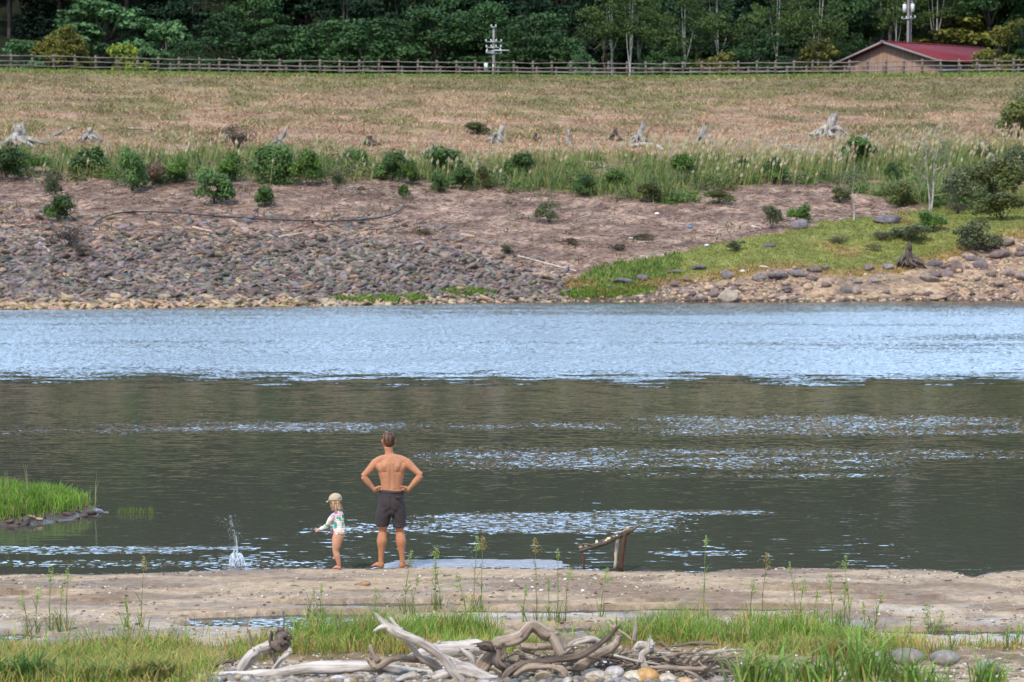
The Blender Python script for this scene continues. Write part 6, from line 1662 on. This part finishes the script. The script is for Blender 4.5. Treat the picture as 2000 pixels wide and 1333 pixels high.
# ---------------------------------------------------------------- the man
def make_man():
    fl = hit(739, 1109, near_h, 20, 40); fr = hit(784, 1109, near_h, 20, 40)
    pp = hit(765, 1109.5, near_h, 20, 40); cx, Y, gz = pp
    e = empty('person', (cx, Y, gz))
    k = 1.0
    b = Buf()
    S = lambda x, y, z: (x, y, z)
    # torso: from crotch to neck base (rx, ry)
    T_ = [(0, .00, .86, .135, .10), (0, .005, .95, .150, .112), (.002, 0, 1.03, .150, .105), (.003, -.005, 1.10, .140, .098), (.003, -.005, 1.18, .152, .102), (.0, -.005, 1.27, .172, .112),
          (-.002, -.01, 1.36, .186, .118), (-.004, -.015, 1.42, .180, .110), (-.01, -.012, 1.465, .140, .085), (-.02, -.005, 1.50, .085, .065), (-.028, .0, 1.53, .058, .056)]
    add_tube(b, [t[:3] for t in T_], [(t[3], t[4]) for t in T_], 20, 3, up=(0, 1, 0))
    # neck and head
    add_tube(b, [(-.022, -.005, 1.46), (-.030, .005, 1.54), (-.038, .012, 1.62)], [(.072, .062), (.056, .056), (.056, .058)], 14, 3, up=(0, 1, 0))
    hc = np.array([-.040, .025, 1.700]); fd = np.array([-.42, .90, -.03]); fd /= np.linalg.norm(fd); sd = np.array([.90, .42, 0]); sd /= np.linalg.norm(sd)
    V0, F0 = ICO3[0], ICO3[1]
    def ell(c, rx, ry, rz): b.add(np.array(c) + np.outer(V0[:, 0] * rx, sd) + np.outer(V0[:, 1] * ry, fd) + np.outer(V0[:, 2] * rz, (0, 0, 1)), None, F0)
    ell(hc + (0, 0, .012), .076, .096, .100); ell(hc + fd * .032 + (0, 0, -.050), .058, .062, .066); ell(hc + fd * .060 + (0, 0, -.092), .030, .026, .020)
    add_tube(b, [hc + fd * .092 + (0, 0, .012), hc + fd * .106 + (0, 0, -.012), hc + fd * .114 + (0, 0, -.030), hc + fd * .094 + (0, 0, -.038)], [.008, .011, .014, .010], 8, 2)
    ell(hc + fd * .090 + (0, 0, -.060), .024, .010, .007); ell(hc + fd * .088 + (0, 0, -.070), .021, .010, .007); ell(hc + fd * .082 + (0, 0, .028), .055, .016, .010)
    for sg in (-1, 1):
        add_tube(b, [hc + sd * sg * .076 + fd * -.002 + (0, 0, -.034), hc + sd * sg * .088 - fd * .010 + (0, 0, -.012), hc + sd * sg * .090 - fd * .010 + (0, 0, .016), hc + sd * sg * .076 + (0, 0, .028)], [.008, .012, .014, .006], 8, 3)
    # shoulders, arms
    for sg, el_, wr in ((-1, (-.372, -.060, 1.238), (-.222, -.035, 1.052)), (1, (.398, -.060, 1.252), (.222, -.035, 1.056))):
        sh = (sg * .185, -.010, 1.435)
        add_tube(b, [(sg * .04, -.015, 1.475), (sg * .12, -.015, 1.462), (sg * .185, -.012, 1.432)], [(.05, .055), (.055, .055), (.058, .056)], 12, 3)          # trapezius to deltoid
        m1 = [(sh[0] * (1 - t) + el_[0] * t, sh[1] * (1 - t) + el_[1] * t, sh[2] * (1 - t) + el_[2] * t) for t in (0, .2, .5, .8, 1)]
        add_tube(b, m1, [.056, .058, .048, .041, .039], 14, 3)
        m2 = [tuple(np.array(el_) * (1 - t) + np.array(wr) * t) for t in (0, .18, .45, .8, 1)]
        add_tube(b, m2, [.039, .043, .040, .029, .026], 14, 3)
        add_tube(b, [(sg * .10, -.05, 1.30), (sg * .155, -.04, 1.37), (sg * .195, -.02, 1.41)], [.05, .055, .045], 10, 3)                                        # lat / rear shoulder
        # hand on the hip: fingers wrap forward, thumb lies on the back
        W_ = np.array(wr); dirn = np.array([-sg * .30, .86, .10]); 
        hand(b, W_ + (-sg * .0, .0, -.004), dirn, (-sg * .2, -.25, 1.0), (sg * 1.0, .5, 0), (.18, .42, .42), .085, 1.0, .1)
        add_tube(b, [W_ + (-sg * .004, .012, .010), W_ + (-sg * .030, -.035, .030), W_ + (-sg * .066, -.058, .048), W_ + (-sg * .104, -.066, .056)], [.017, .0145, .0115, .009], 9, 3)
        # palm heel rests on the waist
        add_tube(b, [W_, W_ + (-sg * .045, .0, .004), W_ + (-sg * .075, .01, .0)], [.024, .022, .012], 9, 2)
    # legs
    for sg, kn, an, toe in ((-1, (-.118, .012, .505), (-.142, -.020, .095), (-.80, .60)), (1, (.112, .012, .500), (.142, -.020, .095), (.62, .80))):
        hp = (sg * .088, .0, .90)
        P = [hp, (sg * .098, .0, .76), (sg * .108, .005, .62), kn, (kn[0] * .55 + an[0] * .45 + 0 * sg, -.022, .36), ((kn[0] + an[0] * 2) / 3, -.020, .24), (an[0], -.018, .13), an]
        add_tube(b, P, [.078, .078, .066, .055, .057, .045, .032, .034], 16, 4)
        t2 = np.array([toe[0], toe[1], 0]); t2 /= np.linalg.norm(t2); A = np.array(an)
        add_tube(b, [A + (0, 0, .0) - t2 * .030 + (0, 0, -.052), A - t2 * .008 + (0, 0, -.040)], [.031, .030], 10, 2)
        add_tube(b, [A - t2 * .035 + (0, 0, -.062), A + t2 * .05 + (0, 0, -.052), A + t2 * .12 + (0, 0, -.072)], [(.032, .030), (.040, .034), (.046, .018)], 12, 3, up=(0, 0, 1))
        add_tube(b, [A + (0, 0, .06), A + (0, 0, .0), A - t2 * .004 + (0, 0, -.05)], [.033, .035, .034], 12, 2)
        sdv = np.array([-t2[1], t2[0], 0])
        for j in range(5):
            o_ = (j - 2) * .0175; ln = (.050, .046, .043, .038, .032)[j if sg * 1 > 0 else j]
            q = A + t2 * .115 + sdv * o_ * (-sg) + (0, 0, -.079)
            add_tube(b, [q, q + t2 * ln * .6 + (0, 0, .003), q + t2 * ln + (0, 0, -.003)], [.0125 if j == 0 else .009, .010 if j == 0 else .008, .008], 8, 2)
    def sculpt(V, N):
        back = (N[:, 1] < .1) & (V[:, 2] > 1.0) & (V[:, 2] < 1.56)
        d = np.zeros(len(V)); x, y, z = V.T
        groove = np.exp(-((x + .004) / .016) ** 2) * sstep(1.02, 1.10, z) * (1 - sstep(1.44, 1.50, z))
        d -= .007 * groove
        for sg in (-1, 1):
            d += .005 * np.exp(-((x - sg * .036) / .020) ** 2) * sstep(1.04, 1.10, z) * (1 - sstep(1.30, 1.38, z))       # erectors
            d += .020 * G(V, (sg * .092, -.12, 1.375), (.045, .1, .05))                                                  # shoulder blade
            d -= .009 * G(V, (sg * .052, -.12, 1.36), (.016, .1, .06)); d -= .008 * G(V, (sg * .10, -.12, 1.30), (.05, .1, .018))
            d += .007 * G(V, (sg * .13, -.1, 1.25), (.035, .1, .06)); d -= .004 * G(V, (sg * .06, -.11, 1.06), (.012, .05, .012))
        V = V + N * (d * back)[:, None]
        calf = (V[:, 2] < .5) & (V[:, 2] > .12)
        dd = .012 * np.exp(-((V[:, 2] - .37) / .07) ** 2) * (N[:, 1] < 0) - .006 * np.exp(-((V[:, 2] - .49) / .03) ** 2) * (N[:, 1] < -.3)
        return V + N * (dd * calf)[:, None]
    def scol(V):
        base = np.tile(np.array(srgb(188, 134, 103)), (len(V), 1)); x, y, z = V.T
        red = np.clip(sstep(1.50, 1.60, z) * .7 + G(V, (-.24, 0, 1.46), (.10, .2, .05)) * .35 + G(V, (.24, 0, 1.46), (.10, .2, .05)) * .35 + (np.abs(x) > .33) * .25 + (1 - sstep(.0, .12, z)) * .4, 0, 1)[:, None]
        tan = sstep(.62, .45, z)[:, None] * 1.0 if False else (1 - sstep(.45, .62, z))[:, None]
        c = base * (1 - red * .55) + np.array(srgb(200, 118, 96)) * red * .55
        c = c * (1 - tan * .5) + np.array(srgb(176, 116, 82)) * tan * .5
        c *= (1 + .22 * (fbm(x * 14, z * 14 + y * 9, 4)[:, None] - .5)) * (1 - .10 * G(V, (0, -.12, 1.30), (.05, .2, .2))[:, None])
        return c
    remeshed(b, 'body', M['skin'], e, .0052, 3, .5, sculpt, scol)
    # hair
    b = Buf()
    def ellh(c, rx, ry, rz, lo=-9.):
        P = np.array(c) + np.outer(V0[:, 0] * rx, sd) + np.outer(V0[:, 1] * ry, fd) + np.outer(V0[:, 2] * rz, (0, 0, 1)); b.add(P, None, F0)
    ellh(hc - fd * .016 + (0, 0, .034), .083, .093, .088); ellh(hc - fd * .038 + (0, 0, -.008), .072, .058, .070); ellh(hc - fd * .040 + (0, 0, -.048), .046, .040, .036)
    ellh(hc + fd * .052 + (0, 0, .086), .052, .048, .026)
    def hairsc(V, N):
        a = np.arctan2(V[:, 0] - hc[0], V[:, 1] - hc[1]); 
        return V + N * (.002 * np.sin(a * 26 + 5 * np.sin(V[:, 2] * 30)) * sstep(1.60, 1.66, V[:, 2]) + .007 * (fbm(V[:, 0] * 60, V[:, 2] * 25 + V[:, 1] * 20, 2) - .5))[:, None]
    def hcol(V):
        w = sstep(.45, .65, fbm(V[:, 0] * 70 + 9, V[:, 2] * 16, 3))[:, None]; top = (.3 + .7 * sstep(1.66, 1.76, V[:, 2]))[:, None]
        return np.array(srgb(70, 46, 34)) * (1 - w * top) + np.array(srgb(128, 92, 66)) * w * top
    remeshed(b, 'hair', M['cloth'] if False else mat_col('hair', .6, 90, .3, .002, spec=.4), e, .005, 1, .5, hairsc, hcol)
    # board shorts
    b = Buf()
    add_tube(b, [(.002, 0, .72), (.002, 0, .80), (0, .005, .90), (0, .002, .98), (.003, 0, 1.045)], [(.120, .10), (.178, .130), (.182, .138), (.166, .126), (.156, .114)], 20, 3, up=(0, 1, 0))
    add_tube(b, [(-.088, 0, .86), (-.104, 0, .74), (-.122, 0, .64), (-.134, 0, .575)], [(.090, .108), (.100, .108), (.096, .100), (.094, .096)], 18, 4, up=(0, 1, 0))
    add_tube(b, [(.086, 0, .86), (.096, 0, .74), (.104, 0, .64), (.108, 0, .552)], [(.092, .108), (.098, .108), (.092, .100), (.088, .094)], 18, 4, up=(0, 1, 0))
    def shsc(V, N):
        x, y, z = V.T
        d = .020 * (fbm(x * 9 + z * 7, z * 5 - x * 4, 3) - .5) + .006 * np.sin(z * 60 + np.abs(x) * 45) * G(V, (0, -.12, .78), (.10, .2, .07)) + .008 * (fbm(x * 22, z * 7 + 4, 2) - .5) * (1 - sstep(.6, .8, z))
        d -= .010 * np.exp(-((x) / .010) ** 2) * sstep(.74, .80, z) * (1 - sstep(.96, 1.0, z)) * (y < 0)
        d += .010 * (G(V, (-.07, -.12, .88), (.05, .2, .05)) + G(V, (.07, -.12, .88), (.05, .2, .05)))
        d += .004 * ((z > 1.012) & (z < 1.05))
        return V + N * d[:, None]
    shm = mat_plain('charcoal_cloth', tuple(srgb(62, 55, 57)), .85, 160, .18, bmp=.001)
    so = remeshed(b, 'shorts', shm, e, .0055, 1, .5, shsc)
    b = Buf(); P = box(b, (.105, -.133, .965), (.085, .010, .030), rot=Matrix.Rotation(R(6), 3, 'Y')); b.build('pocket_flap', shm, so)
    b = Buf(); add_tube(b, [(-.154, -.04, 1.018), (-.10, -.095, 1.02), (0, -.125, 1.02), (.10, -.095, 1.02), (.157, -.04, 1.018)], [.0025] * 5, 5, 4); b.build('waist_seam', mat_plain('dark_thread', (.02, .017, .017), .9, 50, .1), so)
    return tag(e, 'bare-backed man in charcoal board shorts, hands on hips, facing the lake', 'person')
make_man()

# ---------------------------------------------------------------- the child
def make_child():
    pp = hit(660, 1112, near_h, 20, 40); cx, Y, gz = pp
    e = empty('person', (cx, Y, gz))
    # picture plane helper: zoom units -> metres (child 1.0 m tall)
    def p(zx, zz, y=0.0): return (((zx - 310) / 650), y, (1250 - zz) / 650)
    b = Buf()
    add_tube(b, [p(322, 960), p(326, 925, .0), p(322, 880), p(318, 840), p(316, 800), p(313, 765), p(306, 735)], [(.068, .062), (.078, .072), (.070, .070), (.066, .064), (.070, .060), (.062, .050), (.034, .034)], 16, 3, up=(0, 1, 0))
    add_tube(b, [p(308, 750), p(300, 715), p(296, 690)], [.034, .032, .034], 12, 2)
    hc = np.array(p(290, 662, .01)); fd = np.array([-.72, .68, -.08]); fd /= np.linalg.norm(fd); sd = np.array([.68, .72, 0]); sd /= np.linalg.norm(sd)
    V0, F0 = ICO3[0], ICO3[1]
    def ell(c, rx, ry, rz, bb=b): bb.add(np.array(c) + np.outer(V0[:, 0] * rx, sd) + np.outer(V0[:, 1] * ry, fd) + np.outer(V0[:, 2] * rz, (0, 0, 1)), None, F0)
    ell(hc + (0, 0, .008), .070, .080, .082); ell(hc + fd * .028 + (0, 0, -.040), .052, .050, .050); ell(hc + fd * .058 + (0, 0, -.068), .022, .018, .014)
    add_tube(b, [hc + fd * .078 + (0, 0, 0), hc + fd * .090 + (0, 0, -.018), hc + fd * .078 + (0, 0, -.026)], [.006, .009, .006], 8, 2)
    ell(hc + fd * .074 + (0, 0, -.044), .016, .008, .006)
    # arms: left arm reaching left, other in front of the body
    add_tube(b, [p(290, 775, -.03), p(262, 800, -.035), p(236, 840, -.03), p(218, 872, -.02), p(180, 893, .0), p(146, 912, .01)], [.034, .031, .027, .025, .022, .017], 12, 3)
    hand(b, p(146, 912, .01), (-1, .15, .12), (-.1, .2, .9), (0, -1, .2), (.05, .08, .08), .045, .52, .5)
    add_tube(b, [p(140, 914, .01), p(128, 922, .0), p(118, 930, -.005)], [.008, .007, .005], 7, 2)
    add_tube(b, [p(335, 775, .045), p(318, 830, .075), p(290, 880, .075), p(262, 915, .06)], [.033, .028, .023, .018], 12, 3)
    hand(b, p(262, 915, .06), (-.35, .1, -.9), (-.9, -.2, .1), (0, -1, 0), (.05, .1, .1), .045, .52, .5)
    # standing leg, towards the camera
    add_tube(b, [p(322, 950, -.01), p(306, 995, -.02), p(298, 1045, -.025), p(293, 1088, -.025), p(303, 1130, -.02), p(314, 1175, -.01), p(321, 1218, 0)], [.078, .070, .056, .041, .042, .032, .024], 14, 4)
    # far leg, knee forward, foot lifted
    add_tube(b, [p(326, 950, .05), p(300, 1000, .10), p(282, 1060, .14), p(290, 1100, .13), p(296, 1135, .09), p(288, 1155, .06)], [.068, .060, .044, .036, .028, .021], 12, 4)
    add_tube(b, [p(290, 1152, .06), p(272, 1162, .07), p(262, 1166, .08)], [.018, .016, .009], 9, 2)
    A = np.array(p(320, 1222, 0)); t2 = np.array([-.92, .38, 0]); t2 /= np.linalg.norm(t2)
    add_tube(b, [A - t2 * .022 + (0, 0, -.022), A + t2 * .035 + (0, 0, -.018), A + t2 * .075 + (0, 0, -.032)], [(.022, .020), (.026, .022), (.030, .011)], 12, 3, up=(0, 0, 1))
    sdv = np.array([-t2[1], t2[0], 0])
    for j in range(5):
        q = A + t2 * .072 + sdv * (j - 2) * .0108 + (0, 0, -.035); add_tube(b, [q, q + t2 * (.024 - .003 * j)], [.0075 if j == 0 else .0058, .005], 7, 2)
    def scol(V):
        x, y, z = V.T; c = np.tile(np.array(srgb(206, 152, 124)), (len(V), 1))
        return c * (1 + .12 * (fbm(x * 14, z * 14, 3)[:, None] - .5)) * np.where((z < .1)[:, None], (1.0, .86, .84), 1)
    remeshed(b, 'body', M['skin'], e, .0045, 2, .5, None, scol)
    # long-sleeved swimsuit, patterned
    m, nt, bs_ = new_mat('patterned_swimsuit')
    vo = nt.nodes.new('ShaderNodeTexVoronoi'); vo.inputs['Scale'].default_value = 21
    dn = noise(nt, 18, 3, objcoord(nt)); ad = nt.nodes.new('ShaderNodeVectorMath'); ad.operation = 'ADD'
    nt.links.new(objcoord(nt), ad.inputs[0]); nt.links.new(mul_col(nt, dn.outputs['Color'], .08), ad.inputs[1]); nt.links.new(ad.outputs[0], vo.inputs['Vector'])
    sx = nt.nodes.new('ShaderNodeSeparateColor'); nt.links.new(vo.outputs['Color'], sx.inputs[0])
    cr = nt.nodes.new('ShaderNodeValToRGB'); cr.color_ramp.interpolation = 'CONSTANT'
    cols = [(236, 222, 216), (60, 170, 138), (238, 228, 214), (216, 172, 200), (238, 224, 218), (34, 136, 140), (232, 214, 216), (226, 196, 160)]
    for i, c in enumerate(cols):
        el = cr.color_ramp.elements[i] if i < 2 else cr.color_ramp.elements.new(i / len(cols))
        el.position = i / len(cols); el.color = (*srgb(*c), 1)
    nt.links.new(sx.outputs[0], cr.inputs['Fac']); nt.links.new(cr.outputs['Color'], bs_.inputs['Base Color']); bs_.inputs['Roughness'].default_value = .6
    b = Buf()
    add_tube(b, [p(340, 975, -.012), p(332, 945, .0), p(328, 915, .0), p(324, 880), p(319, 840), p(316, 800), p(313, 765), p(306, 738)], [(.030, .045), (.078, .082), (.087, .083), (.077, .077), (.073, .071), (.077, .067), (.068, .056), (.040, .040)], 16, 3, up=(0, 1, 0))
    add_tube(b, [p(292, 775, -.03), p(262, 800, -.035), p(236, 840, -.03), p(218, 872, -.02), p(180, 893, .0), p(150, 910, .01)], [.040, .038, .034, .032, .028, .023], 12, 3)
    add_tube(b, [p(335, 775, .045), p(318, 830, .075), p(290, 880, .075), p(266, 910, .06)], [.040, .035, .029, .024], 12, 3)
    remeshed(b, 'swimsuit', m, e, .0048, 1, .5, lambda V, N: V + N * (.007 * (fbm(V[:, 0] * 26, V[:, 2] * 34, 3) - .5) + .002 * np.sin(V[:, 2] * 200) * (V[:, 0] > -.02))[:, None])
    # hair: bob under the cap
    b = Buf()
    ell(hc - fd * .012 + (0, 0, -.010), .078, .076, .070, b); ell(hc - fd * .030 + (0, 0, -.052), .074, .056, .046, b)
    for sg in (-1, 1): ell(hc + sd * sg * .048 - fd * .005 + (0, 0, -.060), .028, .046, .044, b)
    r = np.random.default_rng(4)
    for k in range(46):
        a = r.random() * 6.28
        if math.cos(a) > .55: continue
        q = hc + sd * math.sin(a) * .072 + fd * math.cos(a) * .070 + (0, 0, -.045)
        out = sd * math.sin(a) + fd * math.cos(a)
        add_tube(b, [q, q + out * .010 + (0, 0, -.035), q + out * (.016 + .014 * r.random()) + (0, 0, -.058 - .02 * r.random())], [.014, .012, .004], 6, 2)
    remeshed(b, 'hair', mat_col('child_hair', .6, 80, .3, .002, spec=.4), e, .0045, 1, .4, lambda V, N: V + N * (.006 * (fbm(V[:, 0] * 90, V[:, 2] * 14 + V[:, 1] * 60, 2) - .5))[:, None],
             lambda V: (lambda w: np.array(srgb(140, 104, 78)) * (1 - w) + np.array(srgb(206, 176, 142)) * w)(sstep(.35, .7, fbm(V[:, 0] * 70 + V[:, 1] * 50, V[:, 2] * 12, 3))[:, None]))
    # cap with a brim
    capm = mat_plain('khaki_cap_cloth', tuple(srgb(186, 172, 142)), .9, 120, .12, bmp=.001)
    b = Buf(); kk = V0[:, 2].copy()
    V1 = V0.copy(); V1[:, 2] = np.maximum(V1[:, 2], -.12)
    b.add(hc + (0, 0, .030) + np.outer(V1[:, 0] * .088, sd) + np.outer(V1[:, 1] * .094, fd) + np.outer(V1[:, 2] * .084, (0, 0, 1)) - np.outer(V1[:, 1] * .0, (0, 0, 1)), None, F0)
    cap = remeshed(b, 'cap', capm, e, .0048, 2, .5, lambda V, N: V + N * (.003 * (fbm(V[:, 0] * 30, V[:, 2] * 30, 2) - .5))[:, None])
    b = Buf(); n = 14; Vb = []; 
    for lay in (0, -.006):
        for i in range(n):
            a = -1.15 + 2.3 * i / (n - 1)
            for rr_, dz in ((.082, 0), (.150, -.022)):
                rx = rr_ if rr_ < .1 else .094 + .056 * math.cos(a)
                Vb.append(hc + (0, 0, .022 + lay + (dz if rr_ > .1 else 0)) + sd * math.sin(a) * (.088 if rr_ < .1 else .092) + fd * (math.cos(a) * (.090 if rr_ < .1 else .155)))
    Qb = []
    for i in range(n - 1):
        a0 = i * 2; Qb += [(a0, a0 + 1, a0 + 3, a0 + 2), (2*n + a0, 2*n + a0 + 2, 2*n + a0 + 3, 2*n + a0 + 1), (a0 + 1, 2*n + a0 + 1, 2*n + a0 + 3, a0 + 3)]
    b.add(np.array(Vb), Qb); b.build('brim', capm, cap)
    ang = [hc - fd * .090 + (0, 0, .028) + sd * (.026 * math.cos(t)) + np.array((0, 0, .024 * math.sin(t))) for t in np.linspace(0, math.pi, 8)]
    b = Buf(); add_tube(b, ang, [.0035] * 8, 6); b.build('strap_opening', mat_plain('dark_gap', (.04, .03, .02), .9, 20, .1), cap)
    b = Buf(); add_tube(b, [hc - fd * .092 + sd * -.026 + (0, 0, .024), hc - fd * .097 + (0, 0, .021), hc - fd * .092 + sd * .026 + (0, 0, .024)], [.006] * 3, 6, 2); b.build('strap', capm, cap)
    return tag(e, 'small child in a khaki cap and flowered long-sleeved swimsuit, arm stretched out to the left', 'person')
make_child()
# the stone the child has just thrown is under the splash; a few footprints and clods stay on the sand
